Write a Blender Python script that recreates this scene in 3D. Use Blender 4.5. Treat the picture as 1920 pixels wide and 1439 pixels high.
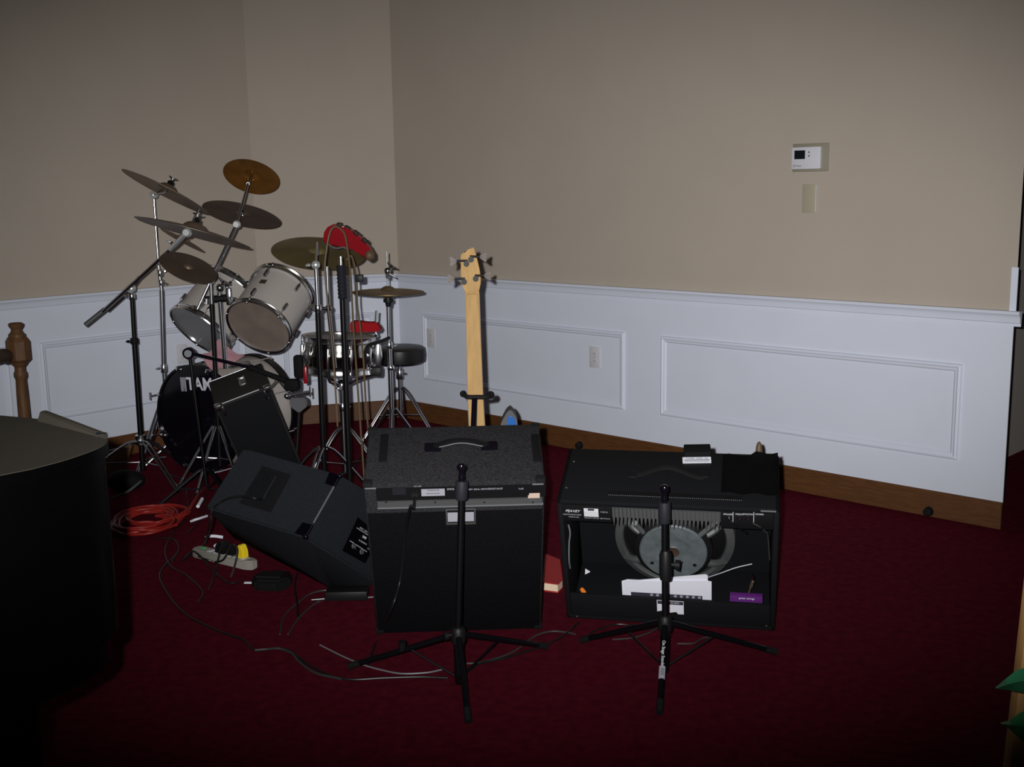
import bpy, bmesh, math, random
from mathutils import Vector, Matrix, Euler
for o in list(bpy.data.objects): bpy.data.objects.remove(o, do_unlink=True)
SC = bpy.context.scene; COL = SC.collection
PI = math.pi; R = math.radians
random.seed(7)
# ------------------------------------------------------------------ camera
FOC, PIT, ROL, CH = 2120.73, 0.174511, -0.0158292, 1.45
_cp, _sp, _c, _s = math.cos(PIT), math.sin(PIT), math.cos(ROL), math.sin(ROL)
CAM = Vector((0, 0, CH))
CR = Vector((_c, _s*_sp, _s*_cp)); CU = Vector((-_s, _c*_sp, _c*_cp)); CF = Vector((0, _cp, -_sp))
cd = bpy.data.cameras.new('camera'); cam = bpy.data.objects.new('camera', cd); COL.objects.link(cam)
m = Matrix((CR, CU, -CF)).transposed().to_4x4(); m.translation = CAM
cam.matrix_world = m
cd.sensor_width = 36; cd.lens = FOC*36/1920; cd.clip_start = 0.02; cd.clip_end = 60
SC.camera = cam
# ------------------------------------------------------------------ light: the camera's own flash and a faint room ambience
w = bpy.data.worlds.new('world'); SC.world = w; w.use_nodes = True
w.node_tree.nodes['Background'].inputs[0].default_value = (0.75, 0.8, 1.0, 1)
w.node_tree.nodes['Background'].inputs[1].default_value = 0.006
fl = bpy.data.lights.new('camera_flash', 'SPOT'); fl.energy = 820; fl.color = (1.0, 0.985, 0.965)
fl.spot_size = R(80); fl.spot_blend = 1.0; fl.shadow_soft_size = 0.012
flo = bpy.data.objects.new('camera_flash', fl); COL.objects.link(flo)
flo.location = (-0.055, -0.02, CH+0.045)
flo.rotation_euler = Vector((0.02, 1.0, -0.122)).to_track_quat('-Z', 'Y').to_euler(); flo.scale = (1.0, 0.575, 1.0)   # a flash reflector throws a wide, low beam
SC.view_settings.view_transform = 'Standard'; SC.view_settings.look = 'None'
SC.view_settings.exposure = 0.0; SC.view_settings.gamma = 1.0
try: SC.view_settings.use_curve_mapping = False
except Exception: pass

# ------------------------------------------------------------------ sight lines: pixel of the 1920x1439 frame -> point of the place
def ray(x, y):
    return CR*((x-960)/FOC) + CU*((719.5-y)/FOC) + CF
def gp(x, y, z=0.0):
    d = ray(x, y); return CAM + d*((z-CH)/d.z)
def at(x, y, Y):
    d = ray(x, y); return CAM + d*(Y/d.y)
def px2m(n, Y):  # n pixels at distance Y in metres
    return n*Y/FOC
# ------------------------------------------------------------------ materials
def mat(name, col, rough=0.5, metal=0.0, coat=0.0, bump=0.0, bscale=200, vary=0.0, vscale=8, spec=0.5, stretch=None, col2=None, sheen=0.0, emis=None):
    M = bpy.data.materials.new(name); M.use_nodes = True
    nt = M.node_tree; b = nt.nodes['Principled BSDF']
    b.inputs['Base Color'].default_value = (*col, 1); b.inputs['Roughness'].default_value = rough
    b.inputs['Metallic'].default_value = metal; b.inputs['Specular IOR Level'].default_value = spec
    b.inputs['Coat Weight'].default_value = coat; b.inputs['Coat Roughness'].default_value = 0.08
    if sheen: b.inputs['Sheen Weight'].default_value = sheen
    if vary or bump:
        tc = nt.nodes.new('ShaderNodeTexCoord')
        src = tc.outputs['Object']
        if stretch:
            mp = nt.nodes.new('ShaderNodeMapping'); mp.inputs['Scale'].default_value = stretch
            nt.links.new(src, mp.inputs['Vector']); src = mp.outputs[0]
    if vary:
        n = nt.nodes.new('ShaderNodeTexNoise'); n.inputs['Scale'].default_value = vscale; n.inputs['Detail'].default_value = 6
        nt.links.new(src, n.inputs['Vector'])
        r = nt.nodes.new('ShaderNodeValToRGB')
        c2 = col2 or tuple(c*(1-vary) for c in col)
        r.color_ramp.elements[0].position = 0.32; r.color_ramp.elements[0].color = (*c2, 1)
        r.color_ramp.elements[1].position = 0.68; r.color_ramp.elements[1].color = (*col, 1)
        nt.links.new(n.outputs['Fac'], r.inputs[0]); nt.links.new(r.outputs[0], b.inputs['Base Color'])
    if bump:
        n = nt.nodes.new('ShaderNodeTexNoise'); n.inputs['Scale'].default_value = bscale; n.inputs['Detail'].default_value = 3
        nt.links.new(src, n.inputs['Vector'])
        bp = nt.nodes.new('ShaderNodeBump'); bp.inputs['Strength'].default_value = bump; bp.inputs['Distance'].default_value = 0.004
        nt.links.new(n.outputs['Fac'], bp.inputs['Height']); nt.links.new(bp.outputs[0], b.inputs['Normal'])
    return M
MT = dict(
 beige=mat('beige_wall_paint', (.452, .393, .335), .85, bump=.06, bscale=160, vary=.04, vscale=3),
 white=mat('white_trim_paint', (.70, .745, .86), .5, vary=.03, vscale=5),
 outlet=mat('ivory_plastic', (.60, .60, .64), .4),
 slot=mat('slot_dark', (.10, .10, .11), .5),
 plate=mat('beige_switch_plastic', (.40, .36, .27), .45),
 tplate=mat('thermostat_plate', (.27, .25, .19), .5),
 tbody=mat('thermostat_plastic', (.66, .66, .72), .4),
 screen=mat('dark_screen', (.01, .012, .015), .15),
 carpet=mat('burgundy_carpet', (.108, .0085, .019), 1.0, bump=.7, bscale=420, vary=.35, vscale=30, spec=.02),
 base=mat('stained_oak_baseboard', (.125, .048, .013), .5, vary=.35, vscale=9, stretch=(1.5, 1.5, 14)),
 newel=mat('oak_newel_wood', (.135, .066, .028), .5, vary=.3, vscale=14, stretch=(6, 6, 1), spec=.25),
 ramp=mat('plain_wood', (.19, .09, .03), .6, vary=.3, vscale=10),
 black=mat('black_plastic', (.006, .006, .007), .5, spec=.25),
 blackm=mat('black_matt', (.004, .004, .0045), .8, spec=.15),
 blackg=mat('black_gloss', (.004, .003, .006), .12, spec=.3),
 tubeb=mat('black_painted_tube', (.003, .003, .004), .35, spec=.25),
 rubber=mat('rubber', (.007, .007, .0075), .75, spec=.2),
 grip=mat('grey_black_clutch', (.014, .014, .019), .6, spec=.2),
 chrome=mat('chrome', (.78, .79, .82), .20, 1.0),
 dchrome=mat('worn_chrome', (.42, .42, .45), .25, 1.0),
 alu=mat('grey_aluminium', (.10, .105, .105), .5, .4),
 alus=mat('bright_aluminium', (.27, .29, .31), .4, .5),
 magnet=mat('zinc_plated_cap', (.14, .165, .175), .55, .3, vary=.3, vscale=40),
 tolex=mat('charcoal_cabinet_carpet', (.031, .030, .034), .95, bump=.8, bscale=300, vary=.6, vscale=160, spec=.1),
 tolex2=mat('black_vinyl_covering', (.0065, .007, .0085), .75, bump=.4, bscale=500, spec=.12),
 tolex3=mat('grey_cabinet_carpet', (.0165, .018, .023), .95, bump=.7, bscale=350, vary=.25, vscale=120, spec=.1),
 tolex4=mat('dark_olive_vinyl', (.020, .019, .017), .8, bump=.3, bscale=400, spec=.15),
 inside=mat('black_wood_inside', (.005, .0055, .007), .9, spec=.1),
 drumw=mat('white_drum_wrap', (.42, .39, .365), .35, coat=.15),
 head=mat('worn_drum_head', (.225, .175, .15), .6, vary=.25, vscale=9, spec=.2),
 headg=mat('clear_grey_drum_head', (.20, .195, .20), .3, vary=.2, vscale=5),
 brass=mat('tarnished_bronze', (.24, .17, .09), .45, .7, vary=.3, vscale=6),
 brassd=mat('dull_dark_bronze', (.22, .16, .115), .48, .7, vary=.3, vscale=7),
 brasso=mat('amber_bronze', (.42, .18, .03), .4, .7, vary=.4, vscale=10),
 brassg=mat('polished_gold_bronze', (.33, .26, .11), .42, .6, vary=.35, vscale=5),
 red=mat('red_plastic', (.21, .003, .008), .3, spec=.4),
 redcord=mat('orange_red_cord', (.24, .012, .008), .45, spec=.3),
 pink=mat('pink_cloth', (.72, .42, .47), .9, bump=.3, bscale=150, spec=.1),
 maple=mat('maple_neck', (.42, .26, .10), .6, vary=.2, vscale=10, stretch=(8, 8, 1), spec=.15),
 rosew=mat('dark_fingerboard', (.05, .03, .02), .5),
 tan=mat('tan_cable', (.105, .072, .040), .5, spec=.3),
 cable=mat('black_cable', (.008, .008, .009), .4, spec=.35),
 greyc=mat('grey_cable', (.035, .035, .035), .35),
 strip=mat('beige_power_strip', (.27, .255, .225), .55),
 yellow=mat('yellow_plastic', (.80, .60, .02), .4),
 paper=mat('white_paper', (.72, .73, .82), .8),
 ink=mat('dark_ink', (.035, .03, .05), .6),
 greyink=mat('grey_ink', (.30, .30, .34), .6),
 purple=mat('purple_card', (.10, .014, .16), .55),
 orange=mat('orange_plastic', (.85, .22, .03), .4),
 silver=mat('silver_print', (.33, .33, .38), .45),
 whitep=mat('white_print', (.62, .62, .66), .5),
 cream=mat('cream_sticker', (.55, .42, .34), .8),
 bookred=mat('red_book_cloth', (.36, .028, .028), .7, spec=.2),
 pages=mat('book_page_edges', (.72, .58, .42), .8),
 blue=mat('glossy_blue', (.03, .13, .42), .12, coat=.5),
 greyf=mat('grey_fabric', (.09, .09, .10), .85),
 green=mat('green_leaf', (.03, .20, .09), .5),
 greend=mat('dark_green_leaf', (.05, .30, .10), .6),
 pianotop=mat('grey_brown_lid', (.040, .036, .029), .65, vary=.15, vscale=4, spec=.1),
 pianob=mat('black_piano_body', (.0008, .0008, .0009), .3, spec=.06),
 vinyl=mat('black_vinyl_seat', (.010, .010, .011), .4, spec=.35),
 schrome=mat('mirror_chrome_shell', (.42, .39, .36), .12, 1.0),
 brownj=mat('dark_jingle', (.022, .010, .008), .6, spec=.2),
 tolex5=mat('black_back_panel', (.0040, .0042, .0055), .85, bump=.5, bscale=400, spec=.08, vary=.3, vscale=90),
 chromel=mat('flash_lit_chrome', (.80, .83, .84), .32, .72),  # lit copy of the chrome: flash glow on tilters and joints built in
 red2=mat('bright_red_plastic', (.27, .004, .008), .7, spec=.1),
 postw=mat('honey_wood', (.50, .27, .09), .6, vary=.3, vscale=10),
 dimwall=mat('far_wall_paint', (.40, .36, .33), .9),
 ceil=mat('white_ceiling', (.7, .7, .7), .9),
)
# ------------------------------------------------------------------ mesh helpers
def NB(): return bmesh.new()
def xf(bm, vs, M):
    if M is not None: bmesh.ops.transform(bm, matrix=M, verts=vs)
def box(bm, c, s, M=None, bev=0.0, seg=2):
    r = bmesh.ops.create_cube(bm, size=1.0); vs = r['verts']
    bmesh.ops.scale(bm, vec=Vector(s), verts=vs); bmesh.ops.translate(bm, vec=Vector(c), verts=vs)
    if bev:
        es = list({e for v in vs for e in v.link_edges})
        rr = bmesh.ops.bevel(bm, geom=es, offset=bev, segments=seg, affect='EDGES', profile=.5)
        vs = list({v for f in rr['faces'] for v in f.verts} | {v for v in vs if v.is_valid})
    xf(bm, vs, M); return vs
def box2(bm, a, b, M=None, bev=0.0):
    a, b = Vector(a), Vector(b)
    return box(bm, (a+b)/2, [abs(q) for q in (b-a)], M, bev)
def frame_of(d):
    d = Vector(d).normalized(); q = Vector((0, 0, 1)).rotation_difference(d); return q.to_matrix().to_4x4()
def cyl(bm, a, b, r0, r1=None, n=16, M=None):
    a, b = Vector(a), Vector(b); r1 = r0 if r1 is None else r1; d = b-a; L = max(d.length, 1e-5)
    T = Matrix.Translation((a+b)/2) @ frame_of(d)
    r = bmesh.ops.create_cone(bm, cap_ends=True, segments=n, radius1=r0, radius2=r1, depth=L)
    xf(bm, r['verts'], T); xf(bm, r['verts'], M); return r['verts']
def sph(bm, c, r, M=None, s=(1, 1, 1), n=12):
    q = bmesh.ops.create_uvsphere(bm, u_segments=n, v_segments=max(6, n//2+2), radius=r)
    bmesh.ops.scale(bm, vec=Vector(s), verts=q['verts']); bmesh.ops.translate(bm, vec=Vector(c), verts=q['verts'])
    xf(bm, q['verts'], M); return q['verts']
def lathe(bm, prof, M=None, n=32, close=False):
    rings = []; vs = []
    for r, z in prof:
        if r < 1e-6: v = bm.verts.new((0, 0, z)); rings.append([v]); vs.append(v)
        else:
            ring = [bm.verts.new((r*math.cos(2*PI*i/n), r*math.sin(2*PI*i/n), z)) for i in range(n)]
            rings.append(ring); vs += ring
    pairs = list(zip(rings, rings[1:]))
    if close: pairs.append((rings[-1], rings[0]))
    for A, B in pairs:
        for i in range(n):
            j = (i+1) % n
            if len(A) == 1 and len(B) == 1: continue
            if len(A) == 1: bm.faces.new((A[0], B[j], B[i]))
            elif len(B) == 1: bm.faces.new((A[i], A[j], B[0]))
            else: bm.faces.new((A[i], A[j], B[j], B[i]))
    xf(bm, vs, M); return vs
def smooth_path(P, k=6):
    P = [Vector(p) for p in P]
    if len(P) < 3: return P
    Q = [P[0]*2-P[1]] + P + [P[-1]*2-P[-2]]; out = []
    for i in range(1, len(Q)-2):
        a, b, c, d = Q[i-1:i+3]
        for j in range(k):
            t = j/k
            out.append(.5*((2*b)+(c-a)*t+(2*a-5*b+4*c-d)*t*t+(3*b-a-3*c+d)*t**3))
    out.append(P[-1]); return out
def tube(bm, P, r, n=8, k=6, smooth=True, rs=None):
    P = smooth_path(P, k) if smooth else [Vector(p) for p in P]
    up = Vector((0.13, 0.21, 1)); rings = []; m = len(P)
    for i, p in enumerate(P):
        t = (P[min(i+1, m-1)]-P[max(i-1, 0)])
        if t.length < 1e-7: t = Vector((1, 0, 0))
        t.normalize(); a = up - t*up.dot(t)
        if a.length < 1e-3: a = Vector((1, 0, 0)) - t*t.x
        a.normalize(); b = t.cross(a); up = a
        rr = r if rs is None else rs[0]+(rs[1]-rs[0])*i/(m-1)
        rings.append([bm.verts.new(p+(a*math.cos(2*PI*j/n)+b*math.sin(2*PI*j/n))*rr) for j in range(n)])
    for A, B in zip(rings, rings[1:]):
        for j in range(n): bm.faces.new((A[j], A[(j+1) % n], B[(j+1) % n], B[j]))
    bm.faces.new(rings[0][::-1]); bm.faces.new(rings[-1])
    return [v for q in rings for v in q]
def prism(bm, pts, h, M=None, axis='z', base=0.0):
    """polygon pts (u,v) extruded by h"""
    def mk(u, v, t):
        return {'z': (u, v, t), 'y': (u, t, v), 'x': (t, u, v)}[axis]
    A = [bm.verts.new(mk(u, v, base)) for u, v in pts]; B = [bm.verts.new(mk(u, v, base+h)) for u, v in pts]
    bm.faces.new(A[::-1]); bm.faces.new(B)
    n = len(pts)
    for i in range(n): bm.faces.new((A[i], A[(i+1) % n], B[(i+1) % n], B[i]))
    xf(bm, A+B, M); return A+B
def hexa(bm, V):
    """V: 8 points, bottom ring then top ring"""
    v = [bm.verts.new(p) for p in V]
    for f in ((3, 2, 1, 0), (4, 5, 6, 7), (0, 1, 5, 4), (1, 2, 6, 5), (2, 3, 7, 6), (3, 0, 4, 7)): bm.faces.new([v[i] for i in f])
    return v
# ------------------------------------------------------------------ object helpers
WM = {}
def tag(o, label=None, cat=None, group=None, kind=None):
    if label: o['label'] = label
    if cat: o['category'] = cat
    if group: o['group'] = group
    if kind: o['kind'] = kind
    return o
def thing(name, label, cat, loc=(0, 0, 0), rot=None, group=None, M=None):
    o = bpy.data.objects.new(name, None); COL.objects.link(o); o.empty_display_size = .05
    if M is None:
        M = Matrix.Translation(Vector(loc)) @ (Euler(rot).to_matrix().to_4x4() if rot else Matrix.Identity(4))
    o.matrix_world = M; WM[o.name] = M.copy(); return tag(o, label, cat, group)
def finish(bm, shade=True):
    bmesh.ops.recalc_face_normals(bm, faces=bm.faces)
    if shade:
        for f in bm.faces: f.smooth = True
def mk(name, bm, mt, parent=None, local=False, shade=True, label=None, angle=38):
    """mesh object; world coordinates in bm unless local"""
    finish(bm, shade)
    if parent is not None:
        M = WM[parent.name]
        if not local: bmesh.ops.transform(bm, matrix=M.inverted(), verts=bm.verts)
    else:
        xs = [v.co for v in bm.verts]
        lo = Vector([min(v[i] for v in xs) for i in range(3)]); hi = Vector([max(v[i] for v in xs) for i in range(3)])
        o0 = Vector(((lo.x+hi.x)/2, (lo.y+hi.y)/2, lo.z)); M = Matrix.Translation(o0)
        bmesh.ops.translate(bm, vec=-o0, verts=bm.verts)
    me = bpy.data.meshes.new(name); bm.to_mesh(me); bm.free()
    me.materials.append(MT[mt] if isinstance(mt, str) else mt)
    if shade:
        try: me.set_sharp_from_angle(angle=R(angle))
        except Exception: pass
    o = bpy.data.objects.new(name, me); COL.objects.link(o)
    if parent is not None: o.parent = parent; WM[o.name] = M
    else: o.matrix_world = M; WM[o.name] = M
    if label: o['label'] = label
    return o
def struct(name, bm, mt, shade=False): return tag(mk(name, bm, mt, shade=shade), kind='structure')
def on_local(root, x, y, axis, val):
    """point where the sight line meets a plane of a thing's own frame"""
    Mi = WM[root.name].inverted(); o = Mi @ CAM; d = Mi.to_3x3() @ ray(x, y)
    t = (val-o[axis])/d[axis]; return o+d*t
def disc_M(cx, cy, a, b, th, rad, s=-1):
    """frame whose z axis is the axis of a round thing seen as an ellipse"""
    zc = FOC*rad/a; C = CAM + ray(cx, cy)*zc
    t = -(ray(cx, cy).normalized()); r = (CR - t*CR.dot(t)).normalized(); u = t.cross(r)
    th = R(th); mx, my = math.sin(th), math.cos(th); ct = min(1, b/a); st = math.sqrt(1-ct*ct)
    n = (r*mx+u*my)*st + t*ct*s
    return Matrix.Translation(C) @ frame_of(n), C, n.normalized()
def text_mesh(txt, size, ext=0.0006, shear=0.0, M=None, font_scale=(1, 1), bold=0.0):
    cu = bpy.data.curves.new('t', 'FONT'); cu.body = txt; cu.size = size; cu.extrude = ext; cu.shear = shear
    cu.align_x = 'CENTER'; cu.align_y = 'CENTER'; cu.resolution_u = 3; cu.offset = bold
    ob = bpy.data.objects.new('t', cu); COL.objects.link(ob)
    bpy.context.view_layer.update()
    me = bpy.data.meshes.new_from_object(ob); bm = NB(); bm.from_mesh(me)
    bpy.data.objects.remove(ob, do_unlink=True); bpy.data.meshes.remove(me); bpy.data.curves.remove(cu)
    bmesh.ops.scale(bm, vec=(font_scale[0], font_scale[1], 1), verts=bm.verts)
    xf(bm, bm.verts, M); return bm
def FM(o, xd, zd):
    """matrix: x axis xd, z axis zd, origin o"""
    z = Vector(zd).normalized(); x = Vector(xd); x = (x - z*x.dot(z)).normalized(); y = z.cross(x)
    M = Matrix((x, y, z)).transposed().to_4x4(); M.translation = Vector(o); return M

# ================================================================== the room
ZR, ZRB, ZB, ZP, ZQ = .915, .8525, .115, .679, .265
class Wall:
    def __init__(s, a, d, A, B):
        s.n = Vector((math.cos(R(a)), math.sin(R(a)), 0)); s.d = d
        s.A = Vector((*A, 0)); s.t = (Vector((*B, 0))-s.A).normalized(); s.L = (Vector((*B, 0))-s.A).length
        s.i = -s.n
    def P(s, u, z, o=0.0): return s.A + s.t*u + s.i*o + Vector((0, 0, z))
    def px(s, x, y):
        d = ray(x, y); k = (s.d - CAM.dot(s.n))/d.dot(s.n); q = CAM+d*k
        return (q-s.A).dot(s.t), q.z
    def M(s, u, z, o=0.0): # local x along wall, y up, z out of the wall
        Mx = Matrix((s.t, Vector((0, 0, 1)), s.t.cross(Vector((0, 0, 1))))).transposed().to_4x4()
        if (s.t.cross(Vector((0, 0, 1)))).dot(s.i) < 0:
            Mx = Matrix((-s.t, Vector((0, 0, 1)), (-s.t).cross(Vector((0, 0, 1))))).transposed().to_4x4()
        Mx.translation = s.P(u, z, o); return Mx
LM = (-1.5217, 6.826); RM = (-.699, 7.071); RE = (2.035, 4.542)
lt = Vector((-1.5217+4.3*(-.6768), 6.826+4.3*(-.7362)))
WL = Wall(137.4186, 5.739, (lt.x, lt.y), LM); WMd = Wall(106.6345, 6.9759, LM, RM); WR = Wall(47.1583, 4.7095, RM, RE)
def wall_slab(W, z0, z1, th=.14, o=0.0, u0=0, u1=None, cut=0.0):
    bm = NB(); u1 = W.L if u1 is None else u1
    V = [W.P(u0, z0, o), W.P(u1, z0, o), W.P(u1-cut, z0, -th), W.P(u0, z0, -th)]
    hexa(bm, V+[v+Vector((0, 0, z1-z0)) for v in V]); return bm
def profile_run(W, prof, u0, u1, m0=0.0, m1=0.0):
    """prof: (out, z) closed outline swept along a wall, mitred ends"""
    bm = NB(); A = [bm.verts.new(W.P(u0+m0*o, z, o)) for o, z in prof]; B = [bm.verts.new(W.P(u1+m1*o, z, o)) for o, z in prof]
    n = len(prof); bm.faces.new(A[::-1]); bm.faces.new(B)
    for i in range(n): bm.faces.new((A[i], A[(i+1) % n], B[(i+1) % n], B[i]))
    return bm
H3 = 3.6
for W, nm in ((WL, 'left'), (WMd, 'back'), (WR, 'right')):
    e = -.003 if nm == 'right' else 0
    struct('wall_'+nm, wall_slab(W, 0, H3, cut=.10 if nm == 'right' else 0), 'beige')
mL = {'left': (0, -.27), 'back': (.27, -.56), 'right': (.56, 0.0)}
RAIL = [(0, ZR), (.030, ZR), (.034, ZR-.006), (.033, ZR-.012), (.026, ZR-.017), (.021, ZR-.027), (.018, ZR-.040), (.016, ZR-.048), (.010, ZR-.051), (.010, ZRB), (0, ZRB)]
k = 1
for W, nm in ((WL, 'left'), (WMd, 'back'), (WR, 'right')):
    a, b = mL[nm]
    ue = W.L
    bm = NB(); # wainscot board
    V = [W.P(0, ZB-.01, .001), W.P(ue, ZB-.01, .001), W.P(ue, ZB-.01, .006), W.P(0, ZB-.01, .006)]
    hexa(bm, V+[v+Vector((0, 0, ZRB+.01-ZB)) for v in V]); struct('trim_%d' % k, bm, 'white'); k += 1
    struct('trim_%d' % k, profile_run(W, [(o+.004, z) for o, z in RAIL], 0, ue+(.03 if nm == 'right' else 0), a, b), 'white', True); k += 1
    struct('baseboard_'+nm, profile_run(W, [(0, 0), (.016, 0), (.016, ZB-.006), (.012, ZB), (0, ZB)], 0, ue, a, b), 'base')
MOLD = [(0.0, .006), (.004, .016), (.012, .019), (.020, .014), (.027, .013), (.031, .009), (.034, .006)]   # (in from the outer edge, out of the wall)
def panel(W, u0, u1, z0, z1):
    global k
    bm = NB(); loops = []
    for d, o in MOLD:
        loops.append([bm.verts.new(W.P(u, z, o)) for u, z in ((u0+d, z0+d), (u1-d, z0+d), (u1-d, z1-d), (u0+d, z1-d))])
    for A, B in zip(loops, loops[1:]):
        for i in range(4): bm.faces.new((A[i], A[(i+1) % 4], B[(i+1) % 4], B[i]))
    A, B = loops[-1], loops[0]
    for i in range(4): bm.faces.new((A[i], A[(i+1) % 4], B[(i+1) % 4], B[i]))
    struct('trim_%d' % k, bm, 'white', False); k += 1
uA0, uA1 = WR.px(795, 640)[0], WR.px(1172.5, 690)[0]; uB0, uB1 = WR.px(1240, 700)[0], WR.px(1801, 770)[0]
panel(WR, uA0, uA1, ZQ, ZP); panel(WR, uB0, uB1, ZQ, ZP)
uL0 = WL.px(72, 650)[0]; panel(WL, uL0, WL.L-.12, ZQ, ZP); panel(WL, uL0-2.0, uL0-.16, ZQ, ZP)
panel(WMd, .13, WMd.px(703, 600)[0], ZQ, ZP)
# return of the right wall at its free end, and the short white corner strip above the rail
uS = WR.L
bm = NB(); V = [WR.P(uS-.020, ZR, .001), WR.P(uS+.006, ZR, .001), WR.P(uS+.006, ZR, .008), WR.P(uS-.020, ZR, .008)]
hexa(bm, V+[v+Vector((0, 0, .175)) for v in V]); struct('trim_%d' % k, bm, 'white'); k += 1
# floor, ceiling, what lies beyond the opening
bm = NB(); box2(bm, (-6.5, -3.5, -.1), (6.5, 10, 0)); struct('floor', bm, 'carpet')
bm = NB(); box2(bm, (-6.5, -3.5, H3), (6.5, 10, H3+.1)); struct('ceiling', bm, 'ceil')
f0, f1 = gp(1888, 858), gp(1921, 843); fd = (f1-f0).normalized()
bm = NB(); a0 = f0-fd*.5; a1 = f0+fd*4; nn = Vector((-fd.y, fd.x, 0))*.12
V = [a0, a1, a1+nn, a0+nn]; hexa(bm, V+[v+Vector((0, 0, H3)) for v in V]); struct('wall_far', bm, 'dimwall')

# ------------------------------------------------------------------ fittings on the wall
def outlet(W, x, y, label, hgt=.114, wid=.070):
    u, z = W.px(x, y); M = W.M(u, z, .006)
    t = thing('electrical_outlet', label, 'outlet', M=M, group='wall outlets in the white panelling')
    bm = NB(); box(bm, (0, 0, .003), (wid, hgt, .006), bev=.002); mk('cover_plate', bm, 'outlet', t, True)
    for s in (-1, 1):
        bm = NB(); prism(bm, [(.0165*math.cos(q), s*.0195+max(-.0125, min(.0125, .0165*math.sin(q)))) for q in [2*PI*i/20 for i in range(20)]], .003, base=.0055)
        r_ = mk('receptacle', bm, 'outlet', t, True)
        bm = NB()
        for dx in (-.0063, .0063): box(bm, (dx, s*.0195+.003, .0087), (.002, .008, .0006))
        cyl(bm, (0, s*.0195-.006, .0082), (0, s*.0195-.006, .009), .0024, n=10); mk('slots', bm, 'slot', r_, True)
    bm = NB(); cyl(bm, (0, 0, .005), (0, 0, .007), .003, n=10); mk('screw', bm, 'dchrome', t, True)
outlet(WR, 810, 634, 'white outlet at the left edge of the first panel, left of the bass neck')
outlet(WR, 1116.5, 670, 'white outlet near the right end of the panel to the right of the bass guitar')
outlet(WL, 340, 664, 'white outlet on the left wall, half hidden behind the drum kit')
u, z = WR.px(1520, 295.5); M = WR.M(u, z, 0)
t = thing('thermostat', 'white wall thermostat with a small dark screen on a beige backing plate', 'thermostat', M=M)
x0, z0_ = WR.px(1485.5, 322); x1, z1_ = WR.px(1554.5, 269)
W_, H_ = x1-x0, .124
bm = NB(); box(bm, (0, 0, .004), (W_, H_, .008), bev=.003); mk('backing_plate', bm, 'tplate', t, True)
bw = W_*.80; cx = -W_/2+bw/2+.001
bm = NB(); box(bm, (cx+.004, -.002, .016), (bw, H_*.79, .020), bev=.004); mk('body', bm, 'tbody', t, True)
bm = NB(); box(bm, (cx-bw*.18, .013, .0265), (bw*.37, H_*.31, .001)); mk('screen', bm, 'screen', t, True)
for dy in (.024, .006):
    bm = NB(); sg = 1 if dy > .01 else -1
    prism(bm, [(cx+.02-.005, dy-.004*sg), (cx+.02+.005, dy-.004*sg), (cx+.02, dy+.005*sg)][::sg], .0012, base=.0258); mk('arrow_button', bm, 'slot', t, True)
bm = NB(); lathe(bm, [(.0050, .026), (.0050, .0266), (.0032, .0266), (.0032, .026)], Matrix.Translation((cx-bw*.37, -.036, 0)), 16, True); mk('round_emblem', bm, 'slot', t, True)
bm = text_mesh('Trane', .0125, .0003, .2, Matrix.Translation((cx-bw*.22, -.036, .0265))); mk('lettering', bm, 'slot', t, True, shade=False)
u, z = WR.px(1517.5, 372.5); M = WR.M(u, z, 0)
t = thing('blank_switch_plate', 'narrow blank beige cover plate on the wall below the thermostat', 'switch plate', M=M)
bm = NB(); box(bm, (0, 0, .003), (.071, .128, .006), bev=.0015); mk('plate', bm, 'plate', t, True)
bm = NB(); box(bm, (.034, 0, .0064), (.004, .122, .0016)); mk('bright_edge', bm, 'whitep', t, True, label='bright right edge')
for (x, y, lab) in ((1091, 834, 'small round black door stop on the baseboard behind the open-backed amplifier'), (1744, 958, 'small round black door stop at the foot of the baseboard near its right end')):
    u, z = WR.px(x, y); M = WR.M(u, z, .016); t = thing('door_stop', lab, 'door stop', M=M)
    bm = NB(); lathe(bm, [(0, .03), (.012, .03), (.017, .026), (.019, .016), (.019, .002), (.021, 0), (0, 0)], None, 20); mk('rubber_cap', bm, 'rubber', t, True)

# ================================================================== amplifiers
def text_on(root, txt, x, y, size, mt, axis=1, val=-.002, name='lettering', parent=None, shear=0, sc=(1, 1), rot=0):
    p = on_local(root, x, y, axis, val)
    M = Matrix.Translation(p) @ Matrix.Rotation(R(90), 4, 'X') @ Matrix.Rotation(rot, 4, 'Z')
    bm = text_mesh(txt, size, .0004, shear, M, sc); return mk(name, bm, mt, parent or root, True, shade=False)
def rect_px(root, x0, y0, x1, y1, val, th, name, mt, parent=None, bev=0.0, label=None):
    xm = (x0+x1)/2; a = on_local(root, x0, (y0+y1)/2, 1, val); b = on_local(root, x1, (y0+y1)/2, 1, val); zt_, zb_ = on_local(root, xm, y0, 1, val).z, on_local(root, xm, y1, 1, val).z
    bm = NB(); box2(bm, (a.x, val, zb_), (b.x, val-th, zt_), bev=bev); return mk(name, bm, mt, parent or root, True, label=label)
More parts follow.
